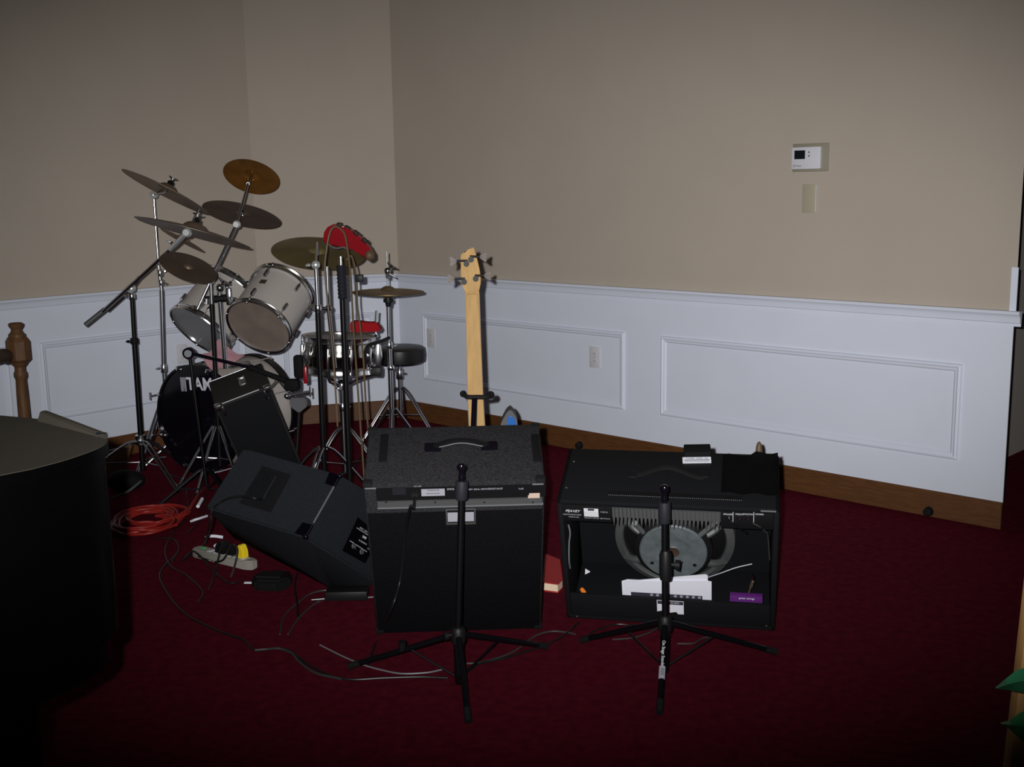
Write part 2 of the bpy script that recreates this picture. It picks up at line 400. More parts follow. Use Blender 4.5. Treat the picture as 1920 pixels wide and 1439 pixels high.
# --- bass combo in the middle, leaning back on its edge
A1 = thing('bass_amplifier', 'tall charcoal bass amplifier leaning back behind the left short microphone stand', 'amplifier', (-.186, 3.52, 0.004), (R(24.5), 0, R(2.2)))
w1, d1, h1 = .542, .287, .633
bm = NB(); box2(bm, (-w1/2, 0, 0), (w1/2, d1, h1), bev=.012); mk('cabinet', bm, 'tolex', A1, True)
bm = NB(); box2(bm, (-w1/2+.006, -.0012, .005), (w1/2-.006, .004, h1-.112), bev=.001); mk('back_panel', bm, 'tolex5', A1, True)
cp = rect_px(A1, 705, 912, 1023, 934, -.001, .004, 'rear_control_panel', 'black')
rect_px(A1, 708, 936.5, 1016, 946, -.001, .006, 'metal_strip', 'alu')
rect_px(A1, 708, 946.5, 1018, 948.5, -.001, .007, 'metal_strip_edge', 'alus')
for x in (724, 816, 908, 999):
    bm = NB(); p = on_local(A1, x, 942, 1, -.007); cyl(bm, p, p+Vector((0, -.003, 0)), .0035, .002, 10); mk('screw', bm, 'dchrome', A1, True)
bz = rect_px(A1, 836, 954, 892, 983, -.001, .004, 'badge_frame', 'alu', bev=.0015)
rect_px(A1, 838.5, 957, 889.5, 980, -.0045, .0012, 'badge_recess', 'blackm', bz)
rect_px(A1, 839.5, 961, 888.5, 978, -.0055, .0012, 'badge_plate', 'silver', bz)
rect_px(A1, 790, 917, 834, 930, -.0045, .0012, 'rating_label', 'silver', cp)
for x, y, s_, tx in ((812, 920, .0075, 'WARNING'), (812, 926, .0055, 'RISK OF SHOCK')): text_on(A1, tx, x, y, s_, 'ink', val=-.0062, parent=cp, name='label_lettering')
text_on(A1, 'SPKR', 845, 918, .010, 'silver', val=-.0055, parent=cp)
text_on(A1, '120V 60Hz 400W', 895, 918, .0085, 'silver', val=-.0055, parent=cp)
text_on(A1, 'SERIES BASS', 928, 917, .0085, 'silver', val=-.0055, parent=cp, shear=.3)
text_on(A1, 'FUSE', 977, 917, .007, 'silver', val=-.0055, parent=cp)
text_on(A1, 'AC LINE', 783, 912.5, .006, 'silver', val=-.0055, parent=cp)
rect_px(A1, 736, 914, 761, 926, -.0045, .006, 'power_switch', 'grip', cp)
rect_px(A1, 965, 925, 992, 928, -.0045, .004, 'jack_slot', 'blackm', cp)
rect_px(A1, 990, 925, 1012, 934, -.0045, .0012, 'paper_sticker', 'cream', cp, label='torn cream sticker')
p = on_local(A1, 778, 922, 1, -.005); bm = NB(); box(bm, p+Vector((0, -.012, 0)), (.024, .03, .018), bev=.004); mk('power_inlet', bm, 'rubber', A1, True)
plug1 = WM[A1.name] @ (p+Vector((0, -.026, 0)))
# top: strap handle, two long recesses, corner guards
def on_top(root, x, y, h): return on_local(root, x, y, 2, h)
a = on_top(A1, 797, 842, h1); b = on_top(A1, 932, 842, h1); cx = (a.x+b.x)/2; cy = a.y; hl = (b.x-a.x)/2
hd_pts = [(cx-hl, cy, h1+.006), (cx-hl*.7, cy, h1+.009), (cx-hl*.35, cy, h1+.024), (cx, cy, h1+.028), (cx+hl*.35, cy, h1+.024), (cx+hl*.7, cy, h1+.009), (cx+hl, cy, h1+.006)]
def strap(root, pts, wd, name='handle', mt='black'):
    P = smooth_path(pts, 5); bm = NB(); prev = None
    for p in P:
        ring = [bm.verts.new(p+Vector((0, dy, dz))) for dy, dz in ((-wd/2, -.002), (wd/2, -.002), (wd/2, .002), (wd/4, .005), (-wd/4, .005), (-wd/2, .002))]
        if prev:
            for i in range(6): bm.faces.new((prev[i], prev[(i+1) % 6], ring[(i+1) % 6], ring[i]))
        else: bm.faces.new(ring)
        prev = ring
    bm.faces.new(prev[::-1]); return mk(name, bm, mt, root, True)
hnd = strap(A1, hd_pts, .026)
for sgn in (-1, 1):
    bm = NB(); box(bm, (cx+sgn*(hl-.024), cy, h1+.006), (.052, .034, .013), bev=.004); mk('handle_end_cap', bm, 'blackg', hnd, True)
bm = NB(); tube(bm, [(cx-hl*.6, cy-.0145, h1+.016), (cx, cy-.0145, h1+.030), (cx+hl*.6, cy-.0145, h1+.016)], .0016, 6); mk('metal_edge', bm, 'alus', hnd, True)
for xa, xb in ((712, 727), (997, 1013)):
    q0 = on_top(A1, xa, 868, h1); q1 = on_top(A1, xb, 813, h1)
    xc = (q0.x+q1.x)/2; bm = NB(); box2(bm, (xc-.013, q0.y+.002, h1-.004), (xc+.013, q1.y-.004, h1+.003), bev=.004); mk('stacking_recess', bm, 'blackm', A1, True)
for sx in (-1, 1):
    for y_ in (0, d1):
        bm = NB(); box(bm, (sx*(w1/2-.0135), y_+(.0125 if y_ == 0 else -.0125), h1-.010), (.030, .028, .024), bev=.005); mk('corner_guard', bm, 'rubber', A1, True)
        bm = NB(); box(bm, (sx*(w1/2-.0135), y_+(.0125 if y_ == 0 else -.0125), .011), (.030, .028, .024), bev=.005); mk('foot_guard', bm, 'rubber', A1, True)
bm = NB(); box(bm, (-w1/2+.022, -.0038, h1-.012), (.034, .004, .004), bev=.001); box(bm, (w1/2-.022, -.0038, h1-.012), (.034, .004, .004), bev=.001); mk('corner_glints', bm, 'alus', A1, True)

# --- open-backed guitar combo on the right
A2 = thing('guitar_amplifier', 'low wide black open-backed amplifier showing its speaker magnet behind the right microphone stand', 'amplifier', (.5065, 3.545, 0.006), (R(21.7), 0, R(-12.1)))
w2, d2, h2 = .684, .288, .499; tb = .018
o_bl = on_local(A2, 1070, 1112, 1, 0).z; o_tr = on_local(A2, 1250, 979, 1, 0).z
zo0 = on_local(A2, 1250, 1126, 1, 0).z
cab = NB()
box2(cab, (-w2/2, 0, h2-tb), (w2/2, d2, h2), bev=.006); box2(cab, (-w2/2, 0, 0), (w2/2, d2, tb), bev=.006)
box2(cab, (-w2/2, 0, 0), (-w2/2+tb, d2, h2), bev=.006); box2(cab, (w2/2-tb, 0, 0), (w2/2, d2, h2), bev=.006)
mk('cabinet', cab, 'tolex2', A2, True)
bm = NB(); box2(bm, (-w2/2+tb, d2-.02, tb), (w2/2-tb, d2-.004, h2-tb)); mk('baffle', bm, 'inside', A2, True)
bm = NB(); box2(bm, (-w2/2+tb, .001, tb-.006), (w2/2-tb, .014, zo0), bev=.002); lowp = mk('lower_back_panel', bm, 'tolex2', A2, True)
bm = NB(); box2(bm, (-w2/2+tb, .004, h2-tb-.004), (w2/2-tb, .03, h2-.004), bev=.002); mk('upper_back_rail', bm, 'tolex2', A2, True)
# chassis: black plates left and right with the finned heat sink between
za, zb_ = on_local(A2, 1100, 978, 1, 0).z, on_local(A2, 1100, 951, 1, 0).z
def cpx(x, y=965, v=0.0): return on_local(A2, x, y, 1, v).x
xs0, xs1 = cpx(1147), cpx(1351)
chl = NB(); box2(chl, (-w2/2+tb, -.001, za), (xs0, .05, h2-tb), bev=.001); ch_l = mk('chassis_plate', chl, 'black', A2, True)
chr_ = NB(); box2(chr_, (xs1, -.001, za), (w2/2-tb, .05, h2-tb), bev=.001); ch_r = mk('chassis_plate', chr_, 'black', A2, True)
bm = NB(); box2(bm, (xs0, .012, za+.012), (xs1, .05, h2-tb))
n_f = 27
for i in range(n_f):
    fx = xs0+(xs1-xs0)*(i+.5)/n_f
    prism(bm, [(fx-.0034, za+.018), (fx, za-.012-.004*(i % 2)), (fx+.0034, za+.018), (fx+.0034, h2-tb-.004), (fx-.0034, h2-tb-.004)], .026, axis='y', base=-.002)
mk('heat_sink', bm, 'alu', A2, True, shade=False)
text_on(A2, 'PEAVEY', 1073, 959, .0135, 'whitep', val=-.0025, parent=ch_l, shear=.35)
text_on(A2, 'ELECTRONICS CORP', 1073, 965.5, .0062, 'silver', val=-.0025, parent=ch_l)
text_on(A2, 'MADE IN USA', 1076, 970, .0055, 'silver', val=-.0025, parent=ch_l)
rl = rect_px(A2, 1095, 954, 1122, 969, -.0015, .0010, 'warning_label', 'whitep', ch_l)
rect_px(A2, 1102, 954.5, 1114, 958, -.0026, .0006, 'label_header', 'ink', rl if False else ch_l)
for yy in (961.5, 964.5, 967.3): text_on(A2, 'CAUTION RISK OF SHOCK', 1108.5, yy, .0038, 'greyink', val=-.0028, parent=ch_l, name='fine_print')
text_on(A2, 'POLARITY SWITCH  SEE MANUAL', 1120, 972.5, .0054, 'silver', val=-.0025, parent=ch_l)
text_on(A2, 'FUSE 5A', 1133, 961, .0065, 'silver', val=-.0025, parent=ch_l)
for x, tx in ((1365, 'SPEAKER'), (1387, 'PREAMP'), (1403, 'FOOTSW'), (1424, 'REVERB')): text_on(A2, tx, x, 965, .0072, 'whitep', val=-.0025, parent=ch_r)
for x in (1374.5, 1413.5):
    bm = NB(); a_ = on_local(A2, x, 961, 1, -.0025); b_ = on_local(A2, x+1.5, 980, 1, -.0025); box2(bm, (a_.x-.0008, -.003, b_.z), (a_.x+.0008, -.0015, a_.z)); mk('divider_line', bm, 'whitep', ch_r, True)
for x in (1366, 1387, 1403):
    p = on_local(A2, x, 971.5, 1, 0); bm = NB(); lathe(bm, [(.0035, 0), (.0035, .004), (.0072, .004), (.0085, 0)], Matrix.Translation(p) @ Matrix.Rotation(R(90), 4, 'X'), 14, True); mk('jack_socket', bm, 'dchrome', ch_r, True)
# top: vent slot, strap handle, small screws
sl0 = on_top(A2, 1140, 928, h2); sl1 = on_top(A2, 1392, 938, h2)
bm = NB(); box2(bm, (sl0.x, sl0.y-.004, h2-.001), (sl1.x, sl0.y+.020, h2+.0012)); mk('vent_slot', bm, 'blackm', A2, True)
bm = NB()
for i in range(70):
    xx = sl0.x+(sl1.x-sl0.x)*(i+.5)/70; box(bm, (xx, sl0.y-.003, h2+.0015), (.0018, .0018, .001))
mk('perforated_edge', bm, 'silver', A2, True, shade=False)
p0 = on_top(A2, 1186, 893, h2); p1 = on_top(A2, 1320, 893, h2)
strap(A2, [(p0.x, p0.y, h2+.004), (p0.x+.03, p0.y, h2+.010), ((p0.x+p1.x)/2, p0.y, h2+.040), (p1.x-.03, p0.y, h2+.010), (p1.x, p0.y, h2+.004)], .024, 'handle', 'rubber')
for p in (p0, p1):
    bm = NB(); box(bm, (p.x, p.y, h2+.005), (.034, .036, .011), bev=.003); mk('handle_bracket', bm, 'black', A2, True)
bm = NB()
for x, y in ((1076, 866), (1062, 915), (1437, 875), (1433, 925)):
    p = on_top(A2, x, y, h2); sph(bm, (p.x, p.y, h2+.0004), .0035, s=(1, 1, .5), n=8)
for x, y in ((1082, 1156), (1437, 1174)):
    p = on_local(A2, x, y, 1, 0); sph(bm, (p.x, -.0005, p.z), .003, n=8)
mk('screw_heads', bm, 'alu', A2, True)
bm = NB(); q = on_local(A2, 1441, 956, 1, 0); box(bm, (q.x, -.0012, h2-.007), (.046, .003, .004)); mk('thin_bright_strip', bm, 'alus', A2, True)  # short bright bar along the right end of the upper edge
rect_px(A2, 1232, 1127, 1282, 1151, .0005, .0010, 'paper_label', 'paper', lowp)
rect_px(A2, 1233, 1128, 1281, 1134, -.0008, .0006, 'label_band', 'ink', lowp)
text_on(A2, 'MODEL  CLASSIC', 1257, 1131, .0075, 'whitep', val=-.0018, parent=lowp)
prm = NB(); a_ = on_local(A2, 1232, 1147, 1, -.0008); b_ = on_local(A2, 1282, 1152, 1, -.0008)
prism(prm, [(a_.x, b_.z-.004), (b_.x-.018, b_.z-.004), (b_.x-.022, a_.z), (a_.x+.06, a_.z+.002), (a_.x+.04, a_.z-.003), (a_.x+.02, a_.z+.006), (a_.x, a_.z)], .0008, axis='y', base=-.0016); mk('torn_patch', prm, 'blackm', lowp, True, shade=False)
# speaker seen from behind
sc_ = on_local(A2, 1262, 1036, 1, .135); MS = Matrix.Translation((sc_.x, 0, sc_.z)) @ Matrix.Rotation(R(90), 4, 'X')   # local z -> -y
def ys(v): return -v
bm = NB(); lathe(bm, [(0, -.135), (.020, -.135), (.022, -.137), (.045, -.139), (.060, -.134), (.066, -.133), (.108, -.133), (.112, -.137), (.112, -.160), (0, -.160)], MS, 48); spk = mk('speaker_magnet', bm, 'magnet', A2, True)
bm = NB(); lathe(bm, [(.112, -.142), (.128, -.150), (.128, -.175), (.10, -.18), (.10, -.15)], MS, 48, True); mk('magnet_ring', bm, 'black', spk, True)
bm = NB(); lathe(bm, [(0, -.1345), (.016, -.1345), (.020, -.133), (.020, -.137), (0, -.137)], MS, 24); mk('pole_vent', bm, 'rosew', spk, True)
bm = NB()
for q in (R(215), R(-35)): cyl(bm, MS @ Vector((.086*math.cos(q), .086*math.sin(q), -.1345)), MS @ Vector((.086*math.cos(q), .086*math.sin(q), -.1322)), .0065, n=12)
mk('magnet_holes', bm, 'blackm', spk, True)
bm = NB(); lathe(bm, [(.172, -.195), (.176, -.190), (.200, -.205), (.203, -.25), (.190, -.25), (.180, -.215), (.170, -.205)], MS, 56, True)
for q in (28, 75, 152, 208, 270, 332): # spokes
    q = R(q); c_, s_ = math.cos(q), math.sin(q)
    P = [MS @ Vector((r_*c_, r_*s_, z_)) for r_, z_ in ((.118, -.160), (.15, -.172), (.188, -.205))]
    tube(bm, P, .013, 8, 4)
mk('speaker_basket', bm, 'alu', A2, True)
bm = NB(); cyl(bm, on_local(A2, 1190, 981, 1, .05), on_local(A2, 1205, 998, 1, .11), .0085, n=14); mk('aluminium_strut', bm, 'alus', A2, True)
bm = NB(); cyl(bm, on_local(A2, 1345, 977, 1, .05), on_local(A2, 1314, 1003, 1, .11), .0085, n=14); mk('aluminium_strut', bm, 'alus', A2, True)
bm = NB(); lathe(bm, [(.165, -.235), (.10, -.19), (.10, -.185), (.17, -.23)], MS, 40, True); mk('speaker_cone', bm, 'blackm', spk, True)
# things kept inside or lying on the open-backed amplifier
def local_M(root, p): return WM[root.name] @ Matrix.Translation(p)
Lz = tb
def in_amp(name, label, cat, x, y, val): 
    p = on_local(A2, x, y, 1, val); return p
# paper stack leaning against the lower panel
p = on_local(A2, 1252, 1118, 1, .020)
pa = on_local(A2, 1170, 1114, 1, .020); pb = on_local(A2, 1334, 1122, 1, .020)
PS = thing('paper_stack', 'stack of loose white printed sheets tucked inside the open back of the right amplifier', 'papers', M=local_M(A2, Vector(((pa.x+pb.x)/2, .030, Lz))))
hw = (pb.x-pa.x)/2; zt = pb.z-Lz
for i, (dx, dz, sk, y_) in enumerate(((0, .058, 0.002, .0), (.004, .068, .014, .004), (-.002, .050, -.006, .008))):
    bm = NB(); prism(bm, [(-hw+dx*4, 0), (hw-abs(dx)*3, 0), (hw-abs(dx)*3, zt+dz+sk), (hw-.02, zt+dz+sk+.004), (-hw+.012+dx, zt+dz-sk-.014), (-hw+dx*4, zt+dz-sk-.022)], .0025, axis='y', base=y_); mk('sheet', bm, 'paper', PS, True, shade=False)
sa = on_local(PS, 1183, 1110.5, 1, -.0005); sb = on_local(PS, 1317, 1123, 1, -.0005)
bm = NB(); box2(bm, (sa.x, -.0012, sb.z-.004), (sb.x, -.0002, sa.z)); bnd = mk('printed_band', bm, 'ink', PS, True, label='dark printed band with white dials')
nK = 12
for i in range(nK):
    if i in (0, 1, 2, 6): continue
    bm = NB(); xx = sa.x+(sb.x-sa.x)*(i+.5)/nK; lathe(bm, [(0, .0), (.0052, .0), (.0052, .0006), (0, .0006)], Matrix.Translation((xx, -.0013, (sa.z+sb.z)/2-.001)) @ Matrix.Rotation(R(90), 4, 'X'), 14); mk('printed_dial', bm, 'silver', bnd, True)
pc = on_local(A2, 1399, 1124, 1, .022)
t = thing('purple_box', 'slim purple packet inside the right amplifier at its lower right corner', 'box', M=local_M(A2, Vector((pc.x, .024, Lz))))
bm = NB(); box2(bm, (-.052, -.004, 0), (.052, .018, pc.z-Lz+.010), bev=.002); mk('packet', bm, 'purple', t, True)
q = on_local(t, 1400, 1123, 1, -.0045); bm = text_mesh('guitar strings', .0095, .0003, 0, Matrix.Translation(q) @ Matrix.Rotation(R(90), 4, 'X')); mk('lettering', bm, 'paper', t, True, shade=False)
pc = on_local(A2, 1093, 1107, 1, .02)
bm = NB(); prism(bm, [(-.009, .004), (-.004, -.008), (.004, -.010), (.011, -.006), (.006, .004), (.002, .011), (-.006, .011)], .003, local_M(A2, Vector((pc.x, .016, pc.z))), axis='y'); tag(mk('guitar_pick', bm, 'orange'), 'bright orange guitar pick inside the right amplifier, lower left corner', 'guitar pick')
pc = on_local(A2, 1101, 1073, 1, .10)
bm = NB(); prism(bm, [(-.008, -.012), (.010, 0), (-.006, .012)], .003, local_M(A2, Vector((pc.x, .10, pc.z))), axis='y'); tag(mk('guitar_pick', bm, 'paper'), 'small white triangular guitar pick inside the right amplifier above the orange one', 'guitar pick')
cb = NB(); tube(cb, [local_M(A2, on_local(A2, *q_)).translation for q_ in ((1066, 985, 1, .004), (1069, 1000, 1, .006), (1067, 1020, 1, .010), (1067, 1050, 1, .012), (1069, 1066, 1, .03))], .0028, 8); tag(mk('patch_cable', cb, 'alus'), 'short grey wire hanging at the left inside edge of the right amplifier', 'cable')
cb = NB(); tube(cb, [local_M(A2, on_local(A2, *q_)).translation for q_ in ((1366, 973, 1, -.004), (1374, 981, 1, -.02), (1388, 992, 1, .01), (1400, 1000, 1, .05))], .0030, 8); tag(mk('speaker_lead', cb, 'cable'), 'dark lead plugged into the leftmost socket of the right amplifier', 'cable')
cb = NB(); tube(cb, [local_M(A2, on_local(A2, *q_)).translation for q_ in ((1411, 981, 1, .0), (1424, 988, 1, .0), (1436, 998, 1, .01), (1440, 1006, 1, .02), (1443, 1050, 1, .04))], .0026, 8); tag(mk('reverb_lead', cb, 'greyc'), 'thin grey lead curving down at the right inside edge of the right amplifier', 'cable')
cb = NB(); tube(cb, [local_M(A2, on_local(A2, *q_)).translation for q_ in ((1328, 1083, 1, .12), (1352, 1075, 1, .12), (1380, 1065, 1, .13), (1410, 1058, 1, .14))], .0020, 6); tag(mk('speaker_wire', cb, 'silver'), 'thin pale wire running right from under the speaker magnet', 'wire')
# instrument plug standing upright on the purple packet
q0, q1, q2 = on_local(A2, 1411, 1078, 1, .03), on_local(A2, 1412, 1090, 1, .03), on_local(A2, 1404, 1112, 1, .03)
t = thing('audio_plug', 'small gold and silver audio plug standing above the purple packet', 'plug', M=local_M(A2, q2))
for nm, aa, bb_, rr, mt_ in (('tip', q0, q1, .0028, 'chrome'), ('barrel', q1, q1*.5+q2*.5, .0055, 'brassd'), ('cord_end', q1*.5+q2*.5, q2, .003, 'brassd')):
    bm = NB(); cyl(bm, aa-q2, bb_-q2, rr, rr*1.1, 12); mk(nm, bm, mt_, t, True)
# tuner / pedal resting on top
pc = on_top(A2, 1307, 881, h2)
t = thing('effects_pedal', 'black pedal box with a white scale label standing on the right amplifier', 'effects pedal', M=local_M(A2, Vector((pc.x, pc.y, h2))) @ Matrix.Rotation(R(5), 4, 'Z'))
bm = NB(); box2(bm, (-.046, .0, 0), (.046, .036, .024), bev=.003); mk('case', bm, 'black', t, True)
bm = NB(); box2(bm, (-.040, .036, .0), (.046, .085, .042), bev=.004); mk('battery_cover', bm, 'blackm', t, True)
bm = NB(); box2(bm, (-.045, .001, .0242), (.045, .034, .0252)); lb = mk('label_plate', bm, 'paper', t, True, label='white label with a dark scale')
bm = NB(); box2(bm, (-.040, .016, .0252), (.040, .019, .0256)); mk('scale_bar', bm, 'ink', lb, True)
bm = text_mesh('TUNER   A440   Hz', .0085, .0002, 0, Matrix.Translation((0, .027, .0254))); mk('lettering', bm, 'ink', lb, True, shade=False)
bm = NB()
for i in range(13): cyl(bm, (-.036+i*.006, .009, .0252), (-.036+i*.006, .009, .0257), .0016, n=8)
mk('scale_dots', bm, 'ink', lb, True)
# black cloth / cover draped over the far right edge of its top
q0, q1, q2 = on_top(A2, 1405, 852, h2), on_top(A2, 1452, 930, h2), on_top(A2, 1400, 900, h2)
bm = NB(); nx, ny = 10, 8; grid = []
for i in range(nx+1):
    row = []
    for j in range(ny+1):
        x_ = .165+(.173)*i/nx; y_ = .06+(.235)*j/ny
        zz = h2+.010+.005*math.sin(i*1.3)*math.sin(j*.9+1)+(.012 if j >= ny-1 and i > 5 else 0)
        if j == ny: zz -= .035
        row.append(bm.verts.new((x_, min(y_, d2+.008), zz)))
    grid.append(row)
for i in range(nx):
    for j in range(ny): bm.faces.new((grid[i][j], grid[i+1][j], grid[i+1][j+1], grid[i][j+1]))
bmesh.ops.solidify(bm, geom=bm.faces[:], thickness=.003)
bmesh.ops.transform(bm, matrix=WM[A2.name], verts=bm.verts)
tag(mk('black_cloth', bm, 'blackm'), 'black cloth lying folded on the right half of the open-backed amplifier', 'cloth')
# pointed tan tip of something standing behind it
p = at(1423, 848, 3.95); pb0 = Vector((p.x, 3.95, 0))
t = thing('wooden_stick', 'slim round-tipped tan stick standing upright behind the right amplifier', 'stick', pb0)
topz = at(1423, 828, 3.95).z
bm = NB(); lathe(bm, [(0, 0), (.012, 0), (.0125, topz-.04), (.011, topz-.02), (.007, topz-.006), (0, topz)], Matrix.Translation(pb0), 16); mk('shaft', bm, 'tan', t)

# ================================================================== loudspeaker cabinets on the left
def quad_M(o, x, y):
    """frame with x along x, z = x cross y"""
    return FM(o, x, Vector(x).cross(Vector(y)))
B_ = Vector((-1.08, 3.83, .35)); D_ = Vector((-.71, 3.69, .28)); C_ = Vector((-.61, 3.87, .45)); A_ = Vector((-.98, 4.01, .52))
E_ = Vector((-.67, 3.94, .003)); Kq = gp(716, 1098, .003)
_n = (C_-D_).cross(Kq-D_).normalized()      # plane of the face with the jack plate
def _pl(x, y):
    d = ray(x, y); return CAM+d*((D_-CAM).dot(_n)/d.dot(_n))
F_ = at(438, 1010, 4.20)
V3_ = lambda a, b, c: Vector((a, b, c))
t = thing('floor_monitor_speaker', 'grey wedge loudspeaker lying tilted on the floor left of the bass amplifier', 'loudspeaker', E_)
bm = NB(); Tq = _pl(742, 953)
for p in (B_, D_, C_, A_, E_, F_, Tq, Kq, V3_(-.93, 4.45, .06), V3_(Tq.x-.05, Tq.y+.15, max(.03, Tq.z-.15))): bm.verts.new(p)
bmesh.ops.convex_hull(bm, input=bm.verts[:]); bmesh.ops.dissolve_limit(bm, angle_limit=R(3), verts=bm.verts[:], edges=bm.edges[:])
bmesh.ops.bevel(bm, geom=bm.edges[:], offset=.006, segments=2, affect='EDGES')
mk('cabinet', bm, 'tolex3', t)
nt_ = (D_-B_).cross(A_-B_).normalized()       # outward normal of the handle face
if nt_.z < 0: nt_ = -nt_
def onpl(o, n, x, y):
    d = ray(x, y); return CAM+d*((Vector(o)-CAM).dot(n)/d.dot(n))
bm = NB(); hq = [onpl(B_, nt_, x, y) for x, y in ((449, 944), (508, 962), (546, 891), (492, 874))]
vv = [bm.verts.new(q+nt_*.0015) for q in hq]; bm.faces.new(vv); bmesh.ops.inset_region(bm, faces=bm.faces[:], thickness=.012, depth=-.0); bmesh.ops.solidify(bm, geom=bm.faces[:], thickness=.001)
hp = mk('handle_cup', bm, 'black', t, shade=False)
bm = NB(); vv = [bm.verts.new(q+nt_*.0055) for q in [onpl(B_, nt_, x, y) for x, y in ((458, 936), (500, 949), (530, 893), (493, 883))]]; bm.faces.new(vv); bmesh.ops.solidify(bm, geom=bm.faces[:], thickness=.001); mk('cup_floor', bm, 'tolex3', hp, shade=False)
bm = NB(); h0, h1_ = onpl(B_, nt_, 519, 897)+nt_*.010, onpl(B_, nt_, 494, 942)+nt_*.010; cyl(bm, h0, h1_, .0045, n=12); mk('handle_bar', bm, 'dchrome', hp)
nj = _n.copy()
if nj.x < 0: nj = -nj
jp = [onpl(D_, nj, x, y) for x, y in ((641, 1033), (684, 1057), (712, 1005), (670, 970))]
bm = NB(); vv = [bm.verts.new(q+nj*.002) for q in jp]; bm.faces.new(vv); bmesh.ops.solidify(bm, geom=bm.faces[:], thickness=.003); jpl = mk('jack_plate', bm, 'blackg', t, shade=False)
def seg_on(n, o, x0, y0, x1, y1, wd, off, name, mt, parent):
    a, b = onpl(o, n, x0, y0)+n*off, onpl(o, n, x1, y1)+n*off; d = (b-a); s = d.cross(n).normalized()*wd/2
    bm = NB(); v = [bm.verts.new(q) for q in (a-s, b-s, b+s, a+s)]; bm.faces.new(v); bmesh.ops.solidify(bm, geom=bm.faces[:], thickness=.0006); return mk(name, bm, mt, parent, shade=False)
seg_on(nj, D_, 666, 990, 696, 1009, .0028, .0075, 'printed_line', 'whitep', jpl); seg_on(nj, D_, 653, 1014, 685, 1035, .0028, .0075, 'printed_line', 'whitep', jpl)
seg_on(nj, D_, 677, 1006, 684, 1010, .009, .0075, 'small_label', 'whitep', jpl); seg_on(nj, D_, 689, 1018, 696, 1022, .010, .0075, 'small_label', 'whitep', jpl)
xd = onpl(D_, nj, 696, 1009)-onpl(D_, nj, 666, 990)
for tx, x, y, s_ in (('INPUT  300W', 679, 994, .008), ('8 OHMS', 675, 1016, .009), ('HIGH', 682, 1020, .007), ('LOW', 689, 1030, .008), ('+  -', 662, 1028, .012)):
    M = FM(onpl(D_, nj, x, y)+nj*.0078, xd, nj); bm = text_mesh(tx, s_, .0003, 0, M); mk('lettering', bm, 'silver', jpl, shade=False)
for x, y in ((661, 1024), (676, 1035)):
    bm = NB(); lathe(bm, [(.004, .0), (.004, .004), (.009, .004), (.0105, 0)], FM(onpl(D_, nj, x, y)+nj*.005, xd, nj), 16, True); mk('input_socket', bm, 'alu', jpl)
for (P, dn) in ((D_, 1), (C_, -1)):   # black corner guards at both ends of the ridge
    e = (C_-D_).normalized()*dn; bm = NB()
    for nn_, side in ((nt_, (B_-D_).normalized()), (nj, (E_-D_).normalized())):
        q = P+nn_*.003; v = [q+e*.002, q+e*.052, q+e*.050+side*.036, q+side*.042+e*.002]
        vs_ = [bm.verts.new(z_) for z_ in v]; f = bm.faces.new(vs_)
    bmesh.ops.solidify(bm, geom=bm.faces[:], thickness=.004)
    sph(bm, P+e*.004, .011, n=10); mk('corner_guard', bm, 'blackg', t)
bm = NB(); tube(bm, [D_+(C_-D_)*.22+nt_*.003+nj*.003, D_+(C_-D_)*.80+nt_*.003+nj*.003], .0035, 8, smooth=False); mk('edge_trim', bm, 'greyf', t)
mon_jack = onpl(B_, nt_, 494, 938)+nt_*.006

def M_euler(c, rx, ry, rz): return Matrix.Translation(c) @ Euler((R(rx), R(ry), R(rz)), 'XYZ').to_matrix().to_4x4()
w_, d_, h_ = .262, .270, .50
t = thing('speaker_cabinet', 'black cabinet with metal corners leaning in front of the bass drum', 'loudspeaker', M=M_euler(CAM+(Vector((-1.238, 5.360, .308))-CAM)*.988, 16.4, -18.2, 14.6))
bm = NB(); box(bm, (0, 0, 0), (w_, d_, h_), bev=.006); cbn = mk('cabinet', bm, 'tolex4', t, True)
bm = NB(); box2(bm, (-w_/2+.008, -d_/2-.003, -h_/2+.01), (w_/2-.008, -d_/2+.004, h_/2-.012), bev=.002); mk('grille', bm, 'tolex2', t, True, label='flat dark grey front')
for sx in (-1, 1):
    bm = NB(); box(bm, (sx*(w_/2-.014), -d_/2+.010, h_/2-.012), (.034, .034, .030), bev=.005); box(bm, (sx*(w_/2-.03), -d_/2-.001, h_/2-.035), (.016, .012, .05), bev=.004); mk('metal_corner', bm, 'dchrome', t, True)
    bm = NB(); box(bm, (sx*(w_/2-.014), -d_/2+.010, -h_/2+.012), (.034, .034, .030), bev=.005); mk('metal_corner', bm, 'dchrome', t, True)
bm = NB(); cyl(bm, (-w_/2+.035, -d_/2+.002, h_/2+.001), (w_/2-.05, -d_/2+.002, h_/2+.001), .0032, n=10); mk('front_edging', bm, 'alus', t, True)
bm = NB(); cyl(bm, (-w_/2+.01, d_/2-.002, h_/2+.001), (w_/2-.04, d_/2-.002, h_/2+.001), .003, n=10); mk('rear_edging', bm, 'dchrome', t, True)
bm = NB(); box(bm, (.020, 0, h_/2+.004), (.032, .085, .008), bev=.003); box(bm, (.020, -.04, h_/2+.008), (.034, .016, .016), bev=.004); box(bm, (.020, .04, h_/2+.006), (.034, .012, .010), bev=.003); mk('latch', bm, 'dchrome', t, True)

